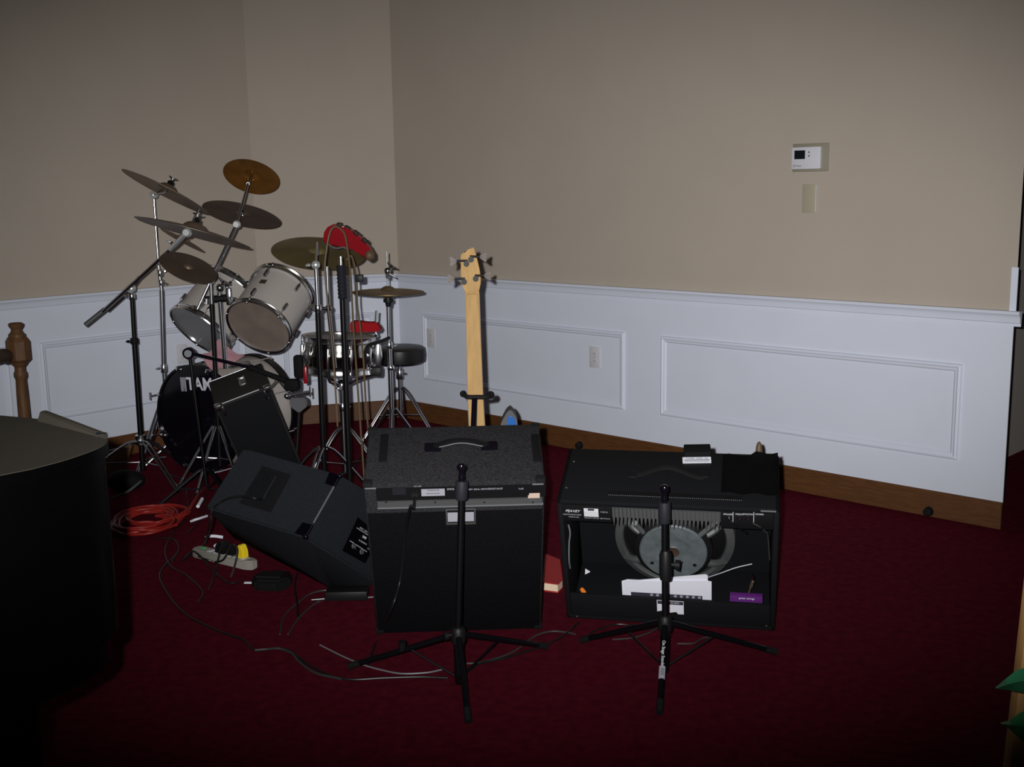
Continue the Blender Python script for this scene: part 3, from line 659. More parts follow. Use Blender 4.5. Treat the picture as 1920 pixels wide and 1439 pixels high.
# ================================================================== drum kit
def wingnut(bm, c, r=.012, ax=(1, 0, 0)):
    c = Vector(c); ax = Vector(ax).normalized()
    cyl(bm, c-ax*r*.5, c+ax*r*.5, r*.5, n=8)
    up = Vector((0, 0, 1)) if abs(ax.z) < .8 else Vector((0, 1, 0))
    s = ax.cross(up).normalized()
    for q in (-1, 1): cyl(bm, c, c+s*q*r*1.6+ax*r*.5, r*.42, r*.22, 8)
def tripod(t, base, hub_z, ft_r, z0=.0, angs=(90, 210, 330), mt='dchrome', foot='rubber', r=.010, brace=True, lo=.10, tw=.0):
    base = Vector(base)
    for a in angs:
        a = R(a); d = Vector((math.cos(a), math.sin(a), 0)); s = Vector((-d.y, d.x, 0))
        bm = NB(); f = base+d*ft_r+Vector((0, 0, .014))
        h = base+d*.018+Vector((0, 0, hub_z))
        if tw:
            for q in (-1, 1): tube(bm, [h+s*q*tw, h+(f-h)*.25+s*q*tw+Vector((0, 0, .02)), f+s*q*tw*.6], r*.55, 8, 4)
        else: tube(bm, [h, h+(f-h)*.12+Vector((0, 0, .008)), f], r*.75, 10, 4)
        lg = mk('leg', bm, mt, t)
        bm = NB(); cyl(bm, f+d*.006-Vector((0, 0, .012)), f-d*.014+Vector((0, 0, .006)), .013, .010, 12); mk('rubber_foot', bm, foot, lg)
        if brace:
            bm = NB(); cyl(bm, base+Vector((0, 0, lo))+d*.012, h+(f-h)*.52, r*.38, n=8); mk('leg_brace', bm, mt, lg)
def stand_root(name, label, p, cat='stand', group=None): return thing(name, label, cat, (p[0], p[1], 0), group=group)
def V3(x, y, z): return Vector((x, y, z))
CYM = 'cymbals around the drum kit'
def cymbal(cx, cy, a, b, th, rad, mt, label, s=-1, name='cymbal', nut=True, bell=.19, offset=None):
    M, C, n = disc_M(cx, cy, a, b, th, rad, s)
    t = thing(name, label, 'cymbal', M=M, group=CYM)
    bm = NB(); rb = rad*bell; hb = rad*.115; bow = rad*.075; T = .0015
    up = [(rad, -bow), (rad*.8, -bow*.55), (rad*.5, -bow*.12), (rb*1.05, .0), (rb*.9, hb*.45), (rb*.6, hb*.85), (rb*.25, hb), (.006, hb)]
    dn = [(r_, z_-T) for r_, z_ in up][::-1]
    lathe(bm, up+dn, None, 56, True); mk('plate', bm, mt, t, True)
    if nut:
        bm = NB(); lathe(bm, [(.0, hb), (.014, hb), (.016, hb+.008), (.012, hb+.016), (.006, hb+.018), (.006, hb+.026), (0, hb+.026)], None, 16); mk('felt', bm, 'blackm', t, True)
        bm = NB(); wingnut(bm, (0, 0, hb+.030), .013, (0, 0, 1)); mk('wing_nut', bm, 'dchrome', t, True)
    return t, C, n, hb
R2 = .0254/2
c1, C1, n1, hb1 = cymbal(314, 354.5, 87, 9, 28.3, 18*R2, 'brassd', 'topmost left cymbal, dull bronze, tilted down to the right', bell=.2)
c2, C2, n2, hb2 = cymbal(364, 428.5, 108, 7, 15.6, 20*R2, 'brassd', 'large dull bronze ride cymbal with a black nut, below the topmost left one', bell=.2)
c3, C3, n3, hb3 = cymbal(344, 448, 45, 4, 29.5, 10*R2, 'brassd', 'small splash cymbal seen nearly edge-on between the ride and the left tom', bell=.28, nut=False)
c4, C4, n4, hb4 = cymbal(354, 499, 54, 24, 20, 10*R2, 'brassd', 'brown cymbal partly in front of the left tom', bell=.2, nut=False)
c5, C5, n5, hb5 = cymbal(472, 328.5, 52.5, 30, 16, 12*R2, 'brasso', 'highest cymbal, amber underside facing out on a slanting rod', bell=.3)
c6, C6, n6, hb6 = cymbal(454, 398, 73, 21, 13, 16*R2, 'brassd', 'dark oval cymbal just below the amber one', bell=.2, nut=False)
c7, C7, n7, hb7 = cymbal(597, 470, 87, 30, 4, 18*R2, 'brassg', 'shiny gold crash cymbal under the red tambourine', bell=.2, nut=False)
# stands ------------------------------------------------------------
def pole_segments(t, pts, name='tube', n=14):
    """pts: list of (point, radius, material)"""
    for (a, r, mt_), (b, _, _) in zip(pts, pts[1:]):
        bm = NB(); cyl(bm, a, b, r, n=n); mk(name, bm, mt_, t)
def collar(t, p, r, h, mt='chrome', wing=None, name='clamp'):
    bm = NB(); p = Vector(p); lathe(bm, [(0, -h/2), (r*.9, -h/2), (r, -h/2+.003), (r, h/2-.003), (r*.9, h/2), (0, h/2)], Matrix.Translation(p), 16)
    if wing is not None: wingnut(bm, p+Vector(wing).normalized()*(r+.010), .012, wing)
    return mk(name, bm, mt, t)
# 1: straight stand at far left (carries topmost left cymbal)
Yp = 5.95; top = at(288, 366, Yp); mid = at(303, 540, Yp); base = Vector((at(310, 700, Yp).x, Yp, 0))
t = stand_root('cymbal_stand', 'tall chrome stand behind the bass drum holding the topmost left cymbal', base)
xb = base.x; pole_segments(t, [(top, .0068, 'chrome'), (at(297, 500, Yp), .009, 'dchrome'), (at(303, 545, Yp), .0125, 'dchrome'), (at(307, 690, Yp), .0125, 'dchrome'), (V3(xb, Yp, .1), .0125, 'dchrome')])
bm = NB(); sph(bm, top, .022, n=14); cyl(bm, top-V3(.02, 0, 0), top+V3(.02, 0, 0), .014, n=12); mk('tilter', bm, 'chromel', t)
bm = NB(); u1_ = C1-n1*.012; tube(bm, [top, top+(u1_-top)*.5, u1_, C1+n1*.05], .0055, 8, 3); mk('cymbal_rod', bm, 'dchrome', t)
collar(t, at(300, 512, Yp), .017, .035, 'chrome', (1, 0, .3)); collar(t, at(302, 530, Yp), .016, .03, 'chrome', (1, 0, -.3)); collar(t, at(307, 691, Yp), .019, .045, 'chrome', (-1, 0, 0))
tripod(t, base, .36, .28, angs=(130, 250, 62), lo=.16, tw=.01)
# 2: boom stand at far left: ride cymbal
Yp = 5.55; j = at(246, 541, Yp); bx = Vector((at(262, 800, Yp).x, Yp, 0))
t = stand_root('cymbal_boom_stand', 'black and chrome boom stand at far left, its long arm rising to the ride cymbal', bx)
hb_ = at(266, 815, Yp)
pole_segments(t, [(at(247, 552, Yp), .0105, 'tubeb'), (at(252, 640, Yp), .0135, 'tubeb'), (V3(bx.x, Yp, .06), .0135, 'tubeb')])
bm = NB(); sph(bm, j, .024, n=14); cyl(bm, j-V3(0, .02, 0), j+V3(0, .02, 0), .017, n=12); mk('boom_joint', bm, 'chromel', t)
collar(t, at(247, 556, Yp), .018, .028, 'chrome', (-1, 0, 0)); collar(t, at(252, 640, Yp), .020, .030, 'rubber', (-1, 0, 0)); 
jt = C2-n2*.05+V3(0, -.02, 0); jt2 = at(351, 436, jt.y); jt = jt2
e0 = at(160, 610, Yp-.15)
dr = (jt-j).normalized()
bm = NB(); cyl(bm, e0+(j-e0)*.35, j+(jt-j)*.72, .0075, n=12); mk('boom_arm', bm, 'dchrome', t)
bm = NB(); cyl(bm, j+(jt-j)*.72, j+(jt-j)*.97, .0095, n=12); mk('boom_sleeve', bm, 'chromel', t)
bm = NB(); cyl(bm, e0, e0+(j-e0)*.42, .0125, n=14); mk('counterweight', bm, 'alu', t)
bm = NB(); sph(bm, jt, .022, n=14); cyl(bm, jt-V3(.0, .022, 0), jt+V3(.0, .022, 0), .014, n=12); q = j+(jt-j)*.78; wingnut(bm, q+V3(-.02, 0, .02), .014, (-.6, 0, .7)); cyl(bm, q, jt, .011, n=12); mk('tilter', bm, 'chromel', t)
bm = NB(); cyl(bm, jt, C2+n2*(hb2+.06), .005, n=10); mk('cymbal_rod', bm, 'dchrome', t)
bm = NB(); cyl(bm, at(203, 584, Yp+.05), at(238, 552, Yp+.03), .006, n=10); cyl(bm, at(238, 552, Yp+.03), at(262, 520, Yp+.02), .011, n=10); mk('second_arm', bm, 'dchrome', t)
collar(t, V3(bx.x, Yp, .215), .026, .05, 'chrome', (0, -1, 0))
tripod(t, bx, .21, .34, angs=(195, 75, 315), lo=.10, tw=.012)
# 3: boom stand for the amber and dark cymbals
Yp = 5.44; jA = at(395, 526, Yp); bx = Vector((at(402, 700, Yp).x, Yp, 0))
t = stand_root('cymbal_boom_stand', 'chrome boom stand between the toms carrying the amber cymbal and the dark one below it', bx)
jB = at(444, 421, Yp+.12); jC = at(465, 345, (Yp+C5.y)/2)
pole_segments(t, [(jA, .0085, 'dchrome'), (at(397, 570, Yp), .011, 'tubeb'), (V3(bx.x, Yp, .1), .011, 'tubeb')])
bm = NB(); cyl(bm, at(370, 580, Yp-.03), jA, .006, n=10); cyl(bm, jA, jB, .0095, n=12); mk('boom_arm', bm, 'dchrome', t)
bm = NB(); cyl(bm, jB, jC, .0065, n=12); cyl(bm, jC, C5-n5*.01, .0085, n=12); cyl(bm, C5-n5*.03, C5+n5*(hb5+.05), .0045, n=10); mk('upper_rod', bm, 'dchrome', t)
bm = NB(); sph(bm, jB, .020, n=12); cyl(bm, jB-V3(0, .02, 0), jB+V3(0, .02, 0), .014, n=12); mk('boom_tilter', bm, 'chromel', t)
bm = NB(); sph(bm, jA, .020, n=12); cyl(bm, jA-V3(0, .02, 0), jA+V3(0, .02, 0), .014, n=12); wingnut(bm, jA+V3(-.03, -.01, 0), .013, (-1, 0, 0)); mk('boom_joint', bm, 'chromel', t)
bm = NB(); cyl(bm, at(455, 405, C6.y), C6, .006, n=10); sph(bm, C6-n6*.004, .012, n=10); mk('cymbal_seat', bm, 'dchrome', t)
tripod(t, bx, .30, .20, angs=(190, 250, 310), lo=.14)
# kick drum ---------------------------------------------------------
kn = V3(-.53, -.848, 0).normalized(); kc = at(368, 790, 5.67); kc.z = .287
rk = .272
MK = FM(kc, V3(-kn.y, kn.x, 0), kn)      # local z = out of the front head, y up?
MK = Matrix((V3(-kn.y, kn.x, 0)*1, V3(0, 0, 1), kn)).transposed().to_4x4()
if MK.determinant() < 0: MK = Matrix((V3(kn.y, -kn.x, 0), V3(0, 0, 1), kn)).transposed().to_4x4()
MK.translation = kc
BD = thing('bass_drum', 'white bass drum lying on its side with a black front head lettered in white', 'drum', M=MK)
dk = .44
bm = NB(); lathe(bm, [(rk, -.03), (rk, -dk+.03), (rk-.006, -dk+.03), (rk-.006, -.03)], None, 64, True); mk('shell', bm, 'drumw', BD, True)
for z0, nm in ((0, 'front_hoop'), (-dk, 'rear_hoop')):
    s = 1 if z0 == 0 else -1
    bm = NB(); lathe(bm, [(rk+.003, z0-s*.035), (rk+.013, z0-s*.035), (rk+.013, z0+s*.006), (rk+.003, z0+s*.006)], None, 64, True); mk(nm, bm, 'blackg', BD, True)
bm = NB(); lathe(bm, [(0, -.004), (rk+.002, -.004), (rk+.002, -.010), (0, -.010)], None, 64); fh = mk('front_head', bm, 'blackg', BD, True)
bm = NB(); lathe(bm, [(0, -dk+.006), (rk+.002, -dk+.006), (rk+.002, -dk+.012), (0, -dk+.012)], None, 64); mk('rear_head', bm, 'head', BD, True)
# lettering on the head: find its place on the head plane
def on_head(x, y, z=-.0035):
    Mi = MK.inverted(); o = Mi @ CAM; d = Mi.to_3x3() @ ray(x, y); k_ = (z-o.z)/d.z; return o+d*k_
a_ = on_head(356, 722); sc_h = (on_head(356, 708)-on_head(356, 734)).length
b_ = on_head(383, 723); th_ = math.atan2(b_.y-a_.y, b_.x-a_.x) if b_.x > a_.x else math.atan2(a_.y-b_.y, a_.x-b_.x)
ctr = on_head(382, 722)
sz = sc_h*1.25
bm = text_mesh('TAMA', sz, .0004, 0, Matrix.Translation(ctr+V3(0, 0, .001)) @ Matrix.Rotation(th_, 4, 'Z'), (1.0, 1.0), sz*.022); mk('lettering', bm, 'paper', fh, True, shade=False)
bm = NB(); pm = on_head(344, 721); g_ = sc_h*.5
prism(bm, [(-g_*.55, -g_), (-g_*.05, -g_), (g_*.1, g_*.2), (g_*.15, -g_), (g_*.55, -g_), (g_*.55, g_), (-g_*.55, g_)], .001, Matrix.Translation(pm) @ Matrix.Rotation(th_, 4, 'Z')); mk('square_emblem', bm, 'silver', fh, True, shade=False)
for i in range(8):
    q = 2*PI*(i+.5)/8; c_, s_ = math.cos(q), math.sin(q)
    bm = NB(); Mr = Matrix.Rotation(q, 4, 'Z')
    box(bm, (rk+.010, 0, -dk/2), (.024, .022, .14), Mr, bev=.006); lg = mk('lug', bm, 'dchrome', BD, True)
    for s in (-1, 1):
        bm = NB(); z_e = .004 if s > 0 else -dk-.004
        cyl(bm, Mr @ V3(rk+.017, 0, -dk/2+s*.06), Mr @ V3(rk+.017, 0, z_e), .0035, n=8); mk('tension_rod', bm, 'chrome', lg, True)
        bm = NB(); box(bm, (rk+.008, 0, z_e-s*.006), (.026, .022, .026), Mr, bev=.005); mk('claw', bm, 'chrome', lg, True)
for q in (205, -25):
    q = R(q); bm = NB(); a_ = V3(rk*math.cos(q), rk*math.sin(q), -.10); wa = MK @ a_
    b_ = MK @ V3(rk*math.cos(q)*1.35, 0, .08); b_.z = .012
    tube(bm, [wa, b_], .0065, 10, smooth=False); sph(bm, wa, .022, n=12); sp = mk('spur', bm, 'chrome', BD)
    bm = NB(); sph(bm, b_, .012, n=10); mk('rubber_tip', bm, 'rubber', sp)
bm = NB(); p = MK @ V3(-rk-.04, .10, -.03)
cyl(bm, p, p+V3(0, 0, 0)+kn*.05, .004, n=8); cyl(bm, p+kn*.05-V3(0, 0, .02), p+kn*.05+V3(0, 0, .02), .0045, n=8); mk('t_handle', bm, 'dchrome', BD)

# toms ---------------------------------------------------------------
def tom(cx, cy, a, b, th, rad, L, label, headm, badge=None, spin=0, s=1):
    zc = FOC*rad/a; C = CAM+ray(cx, cy)*zc
    t_ = -(ray(cx, cy).normalized()); r_ = (CR-t_*CR.dot(t_)).normalized(); u_ = t_.cross(r_)
    thr = R(th); mx, my = math.sin(thr), math.cos(thr); ct = b/a; st = math.sqrt(1-ct*ct)
    n = ((r_*mx+u_*my)*st - t_*ct).normalized()       # from the near (lower) head towards the upper end
    M = Matrix.Translation(C) @ frame_of(n) @ Matrix.Rotation(R(spin), 4, 'Z')
    t = thing('tom_drum', label, 'drum', M=M, group='white tom drums over the bass drum')
    rs = rad-.012
    bm = NB(); lathe(bm, [(rs, .012), (rs, L-.012), (rs-.006, L-.012), (rs-.006, .012)], None, 56, True); mk('shell', bm, 'drumw', t, True)
    for z0, sg in ((0, 1), (L, -1)):
        bm = NB(); lathe(bm, [(rad-.006, z0-sg*.004), (rad, z0-sg*.006), (rad+.002, z0), (rad-.004, z0+sg*.006), (rad-.004, z0+sg*.020), (rad, z0+sg*.024), (rad-.002, z0+sg*.028), (rad-.010, z0+sg*.026), (rad-.010, z0)], None, 56, True); mk('hoop', bm, 'chrome', t, True)
        bm = NB(); lathe(bm, [(0, z0+sg*.006), (rad-.010, z0+sg*.006), (rad-.010, z0+sg*.012), (0, z0+sg*.012)], None, 48); mk('drumhead', bm, headm, t, True)
    for i in range(6):
        for z0, sg in ((0, 1), (L, -1)):
            Mr = Matrix.Rotation(2*PI*i/6+(PI/6 if False else 0), 4, 'Z')
            bm = NB(); box(bm, (rs+.010, 0, z0+sg*.070), (.020, .017, .046), Mr, bev=.006); lg = mk('lug', bm, 'dchrome', t, True)
            bm = NB(); cyl(bm, Mr @ V3(rad-.003, 0, z0+sg*.055), Mr @ V3(rad-.003, 0, z0-sg*.006), .003, n=8); sph(bm, Mr @ V3(rad-.003, 0, z0-sg*.004), .0065, n=8); mk('tension_rod', bm, 'chrome', lg, True)
    if badge is not None:
        Mi = M.inverted(); o = Mi @ CAM; d = Mi.to_3x3() @ ray(*badge)
        A = d.x**2+d.y**2; B2 = 2*(o.x*d.x+o.y*d.y); Cc = o.x**2+o.y**2-(rs+.001)**2; dis = B2*B2-4*A*Cc
        if dis > 0:
            k_ = (-B2-math.sqrt(dis))/(2*A); q = o+d*k_; an = math.atan2(q.y, q.x)
            bm = NB(); Mr = Matrix.Rotation(an, 4, 'Z'); nseg = 6; pr = []
            for e_ in range(nseg+1):
                aa = (e_/nseg-.5)*.034/rs; pr.append((aa,))
            for (x0,), (x1,) in zip(pr, pr[1:]):
                v = [Mr @ V3((rs+.0015)*math.cos(w_a), (rs+.0015)*math.sin(w_a), q.z+zz) for w_a, zz in ((x0, -.014), (x1, -.014), (x1, .014), (x0, .014))]
                bm.faces.new([bm.verts.new(w_) for w_ in v])
            bmesh.ops.remove_doubles(bm, verts=bm.verts, dist=.0001); bmesh.ops.solidify(bm, geom=bm.faces[:], thickness=.0012); mk('badge', bm, 'rosew', t, True, label='dark brown name badge')
    return t, M, C, n
T1 = tom(484, 614.5, 64.5, 40, 33, .166, .285, 'right white tom drum, its worn brown lower head facing out', 'head', badge=(493, 528), spin=12)
T2 = tom(374, 621, 65, 23, 39, .180, .30, 'left white tom drum behind the cymbal stand, its lower head dull grey', 'headg', spin=40)
# tom holder on the bass drum
ky = at(414, 600, 5.62)
hb0 = V3(ky.x, 5.62, .55); 
TH = thing('tom_holder', 'chrome double tom holder rising from the bass drum between the two toms', 'drum hardware', hb0)
pt = at(411, 548, 5.60); pd = V3(pt.x+.004, 5.62, .56)
bm = NB(); cyl(bm, pd, pt, .0135, n=14); mk('post', bm, 'chrome', TH)
bm = NB(); cyl(bm, at(386, 563, 5.60), at(433, 558, 5.60), .019, n=14); mk('cross_block', bm, 'black', TH)
bm = NB(); box(bm, at(429, 556, 5.58), (.024, .03, .085), bev=.005); cyl(bm, at(387, 560, 5.56), at(387, 570, 5.56), .021, n=12); mk('clamp', bm, 'chrome', TH)
bm = NB(); tube(bm, [at(431, 558, 5.58), at(440, 562, 5.52), at(447, 566, 5.48)], .008, 10, 4); sph(bm, at(441, 565, 5.52), .019, n=10); mk('arm', bm, 'chrome', TH)
bm = NB(); tube(bm, [at(387, 562, 5.58), at(376, 575, 5.5), at(366, 577, 5.45)], .007, 10, 4); wingnut(bm, at(364, 576, 5.44), .017, (-1, 0, 0)); mk('arm', bm, 'chrome', TH)
bm = NB(); sph(bm, at(412, 540, 5.6), .02, n=10); wingnut(bm, at(420, 531, 5.58), .022, (.6, 0, 1)); mk('wing_bolt', bm, 'dchrome', TH)
# snare --------------------------------------------------------------
scn = at(633, 631, 5.37); rS = .172
MSn = Matrix.Translation(scn-V3(0, 0, .165)) @ Euler((R(-1.5), R(3), 0)).to_matrix().to_4x4()
SN = thing('snare_drum', 'polished chrome snare drum between the toms and the hi-hat', 'drum', M=MSn)
hs = .165
bm = NB(); lathe(bm, [(rS-.008, .01), (rS-.006, .06), (rS-.001, .075), (rS-.001, .09), (rS-.006, .105), (rS-.008, hs-.01), (rS-.013, hs-.01), (rS-.013, .01)], None, 56, True); mk('shell', bm, 'schrome', SN, True)
for z0, sg in ((0, 1), (hs, -1)):
    bm = NB(); lathe(bm, [(rS, z0-sg*.005), (rS+.005, z0-sg*.004), (rS+.002, z0+sg*.004), (rS+.002, z0+sg*.018), (rS+.007, z0+sg*.021), (rS+.004, z0+sg*.025), (rS-.006, z0+sg*.022), (rS-.006, z0)], None, 56, True); mk('hoop', bm, 'chrome', SN, True)
    bm = NB(); lathe(bm, [(0, z0+sg*.004), (rS-.006, z0+sg*.004), (rS-.006, z0+sg*.009), (0, z0+sg*.009)], None, 40); mk('drumhead', bm, 'headg', SN, True)
for i in range(10):
    Mr = Matrix.Rotation(2*PI*i/10+.15, 4, 'Z')
    bm = NB(); box(bm, (rS+.004, 0, hs/2), (.016, .013, .085), Mr, bev=.005); lg = mk('lug', bm, 'chrome', SN, True)
    bm = NB(); cyl(bm, Mr @ V3(rS+.006, 0, -.004), Mr @ V3(rS+.006, 0, hs+.004), .0028, n=8); mk('tension_rod', bm, 'chrome', lg, True)
bm = NB(); box(bm, (rS+.014, -.03, hs/2+.005), (.028, .034, .11), bev=.006); tube(bm, [(rS+.03, -.05, hs/2+.05), (rS+.036, -.055, hs/2), (rS+.03, -.05, hs/2-.04)], .005, 8); mk('strainer', bm, 'dchrome', SN, True)
bm = NB(); box(bm, (rS+.012, -.02, .005), (.045, .05, .042), bev=.004); mk('strainer_block', bm, 'black', SN, True)
base = V3(scn.x+.01, 5.37, 0)
t = stand_root('snare_stand', 'chrome tripod basket stand under the snare drum', base)
bm = NB(); cyl(bm, base+V3(0, 0, .08), base+V3(0, 0, .40), .0125, n=14); mk('lower_tube', bm, 'dchrome', t)
bm = NB(); cyl(bm, base+V3(0, 0, .38), base+V3(0, 0, .52), .009, n=14); mk('upper_tube', bm, 'chrome', t)
collar(t, base+V3(0, 0, .40), .018, .035, 'chrome', (1, -.3, 0)); 
for a in (20, 140, 260):
    d = V3(math.cos(R(a)), math.sin(R(a)), 0); bm = NB()
    tube(bm, [base+V3(0, 0, .50), base+d*.09+V3(0, 0, .535), base+d*.17+V3(0, 0, .555), base+d*.187+V3(0, 0, .60)], .007, 8, 5); bk = mk('basket_arm', bm, 'chrome', t)
    bm = NB(); cyl(bm, base+d*.187+V3(0, 0, .575), base+d*.187+V3(0, 0, .605), .010, n=10); mk('rubber_grip', bm, 'rubber', bk)
bm = NB(); sph(bm, base+V3(0, 0, .51), .026, n=12); wingnut(bm, base+V3(.0, -.03, .50), .017, (0, -1, 0)); mk('basket_joint', bm, 'dchrome', t)
tripod(t, base, .30, .25, angs=(220, 340, 100), lo=.12, tw=.010, mt='dchrome')
# hi-hat -------------------------------------------------------------
hc = at(727.5, 549, 5.5); base = V3(at(735, 790, 5.5).x, 5.5, 0)
t = stand_root('hi_hat_stand', 'chrome hi-hat stand with black lower tube beside the round stool', base)
bm = NB(); cyl(bm, at(727.5, 560, 5.5), at(730, 650, 5.5), .0095, n=14); mk('upper_tube', bm, 'dchrome', t)
bm = NB(); cyl(bm, at(730, 640, 5.5), V3(base.x, 5.5, .07), .0125, n=14); mk('lower_tube', bm, 'dchrome', t)
bm = NB(); cyl(bm, at(727.5, 562, 5.5), at(725, 472, 5.5), .0032, n=10); mk('pull_rod', bm, 'dchrome', t)
bm = NB(); q = at(727, 512, 5.5); cyl(bm, q-V3(0, 0, .028), q+V3(0, 0, .006), .009, .014, 12); sph(bm, q+V3(0, 0, .01), .017, n=10); wingnut(bm, q+V3(.018, 0, .03), .017, (.5, 0, .7)); cyl(bm, q, q+V3(.038, -.005, -.022), .006, .004, 8); mk('clutch', bm, 'dchrome', t)
bm = NB(); q = hc+V3(0, 0, -.034); lathe(bm, [(0, -.035), (.012, -.035), (.016, -.015), (.024, -.012), (.024, .004), (0, .004)], Matrix.Translation(q), 18); mk('cymbal_cup', bm, 'black', t)
collar(t, at(730, 648, 5.5), .017, .03, 'chrome', (1, -.4, 0)); collar(t, at(733, 690, 5.5), .018, .02, 'chrome')
tripod(t, base, .36, .26, angs=(270, 30, 150), lo=.12, tw=.0)
for sg, lab, dz in ((1, 'upper cymbal of the hi-hat pair beside the stool', .014), (-1, 'lower cymbal of the hi-hat pair, mouth to mouth with the upper one', -.010)):
    M = Matrix.Translation(hc+V3(0, 0, dz)) @ Matrix.Rotation(R(1.0), 4, 'Y') @ (Matrix.Identity(4) if sg > 0 else Matrix.Rotation(PI, 4, 'X'))
    tt = thing('hi_hat_cymbal', lab, 'cymbal', M=M, group=CYM)
    rad = .176; rb = .035; hb = .018; bow = .010; up = [(rad, -bow), (rad*.8, -bow*.5), (rad*.5, -bow*.1), (rb*1.1, 0), (rb*.8, hb*.6), (rb*.4, hb), (.005, hb)]
    bm = NB(); lathe(bm, up+[(r_, z_-.0013) for r_, z_ in up][::-1], None, 56, True); mk('plate', bm, 'brass', tt, True)
# drum throne ----------------------------------------------------------
tc_ = at(748, 655, 6.45); zt = at(748, 650, 6.45).z; base = V3(tc_.x, 6.45, 0)
t = thing('drum_stool', 'round black padded drum stool on chrome tripod legs in the corner', 'stool', base)
rt = .152
bm = NB(); lathe(bm, [(0, zt-.095), (rt*.9, zt-.095), (rt, zt-.085), (rt+.004, zt-.05), (rt, zt-.012), (rt-.015, zt-.002), (rt*.6, zt+.003), (0, zt+.004)], Matrix.Translation(base), 48); mk('seat', bm, 'vinyl', t)
bm = NB(); cyl(bm, base+V3(0, 0, .12), base+V3(0, 0, zt-.09), .013, n=14); mk('post', bm, 'dchrome', t)
collar(t, base+V3(.0, 0, zt-.16), .022, .06, 'dchrome', (1, 0, 0), 'height_clamp')
tripod(t, base, .30, .26, angs=(215, 325, 90), lo=.14, tw=.011, mt='dchrome')
# crash stand, its second tube and the black microphone stand in front ---
Yp = 5.04; tp = at(592, 497, Yp); base = V3(at(602, 760, Yp).x, Yp, 0)
t = stand_root('cymbal_stand', 'chrome stand behind the black gripped pole, holding the gold crash cymbal', base)
pole_segments(t, [(tp, .0095, 'chrome'), (at(596, 585, Yp), .0125, 'tubeb'), (V3(base.x, Yp, .09), .0125, 'tubeb')])
bm = NB(); tube(bm, [tp, at(595, 455, (Yp+C7.y)/2), C7-n7*.02+V3(0, 0, .0)], .006, 10, 4); mk('cymbal_rod', bm, 'chrome', t)
bm = NB(); sph(bm, tp, .020, n=12); wingnut(bm, tp+V3(-.03, -.01, 0), .015, (-1, 0, 0)); mk('tilter', bm, 'chromel', t)
collar(t, at(596, 578, Yp), .018, .03, 'chrome', (-1, 0, 0))
bm = NB(); cyl(bm, at(597, 580, Yp), at(616, 578, Yp+.02), .0075, n=10); sph(bm, at(616, 578, Yp+.02), .016, n=10); mk('cross_clamp', bm, 'dchrome', t)
bm = NB(); cyl(bm, at(613, 500, Yp+.02), at(616, 578, Yp+.02), .008, n=12); cyl(bm, at(616, 578, Yp+.02), at(628, 690, Yp+.02), .010, n=12); mk('side_tube', bm, 'dchrome', t)
tripod(t, base, .28, .26, angs=(182, 255, 40), lo=.12, tw=.010)
Yp = 4.86; tp = at(639, 492, Yp); base = V3(at(655, 880, Yp).x, Yp, 0)
t = stand_root('microphone_stand', 'tall black straight microphone stand with a ribbed hand grip under the tambourine', base, 'microphone stand')
bm = NB(); cyl(bm, at(642, 562, Yp), V3(base.x, Yp, .05), .0125, n=14); mk('tube', bm, 'tubeb', t)
bm = NB(); P0, P1 = at(639, 497, Yp), at(642.5, 561, Yp); L_ = (P1-P0).length; prof = [(0, 0)]
for i in range(9): prof += [(.0175, L_*i/9+.001), (.0205, L_*(i+.5)/9)]
prof += [(.016, L_), (0, L_)]
lathe(bm, prof, Matrix.Translation(P0) @ frame_of(P1-P0), 20); mk('ribbed_grip', bm, 'grip', t)
bm = NB(); cyl(bm, P0, tp+V3(0, 0, .025), .008, .006, 12); mk('threaded_top', bm, 'chrome', t)
bm = NB(); lathe(bm, [(0, 0), (.13, 0), (.13, .012), (.12, .020), (.03, .035), (.018, .05), (0, .05)], Matrix.Translation(base), 40); mk('round_base', bm, 'tubeb', t)
mic_b = base
bm = NB(); box(bm, at(674, 522, 4.95), (.034, .03, .032), bev=.004); tag(mk('microphone_clip', bm, 'black'), 'small black square clip on the tan cable right of the ribbed grip', 'clip')
# tan cables looped over the grip
Y5 = 4.92
def pxs(pts, Y): return [at(x, y, Y+(p[0] if p else 0)) for x, y, *p in pts]
bm = NB(); tube(bm, pxs([(684, 912), (678, 830), (673, 760), (668, 690), (663, 620), (660, 560), (657, 510), (652, 470), (647, 442), (640, 431), (630, 425), (621, 431), (616, 446), (612, 470), (609, 500), (612, 545), (618, 600), (624, 660), (629, 730), (633, 800)], Y5-.03), .0042, 8, 4); tag(mk('hanging_cable', bm, 'tan'), 'tan cable looped over the tambourine, hanging on both sides of the ribbed grip', 'cable')
bm = NB(); tube(bm, pxs([(699, 890), (693, 830), (687, 770), (684, 720), (681, 670), (675, 610), (670, 570), (669, 530), (665, 500), (658, 480), (650, 488)], Y5+.03), .0042, 8, 4); tag(mk('hanging_cable', bm, 'tan'), 'tan cable hanging right of the looped one, through the black clip', 'cable')
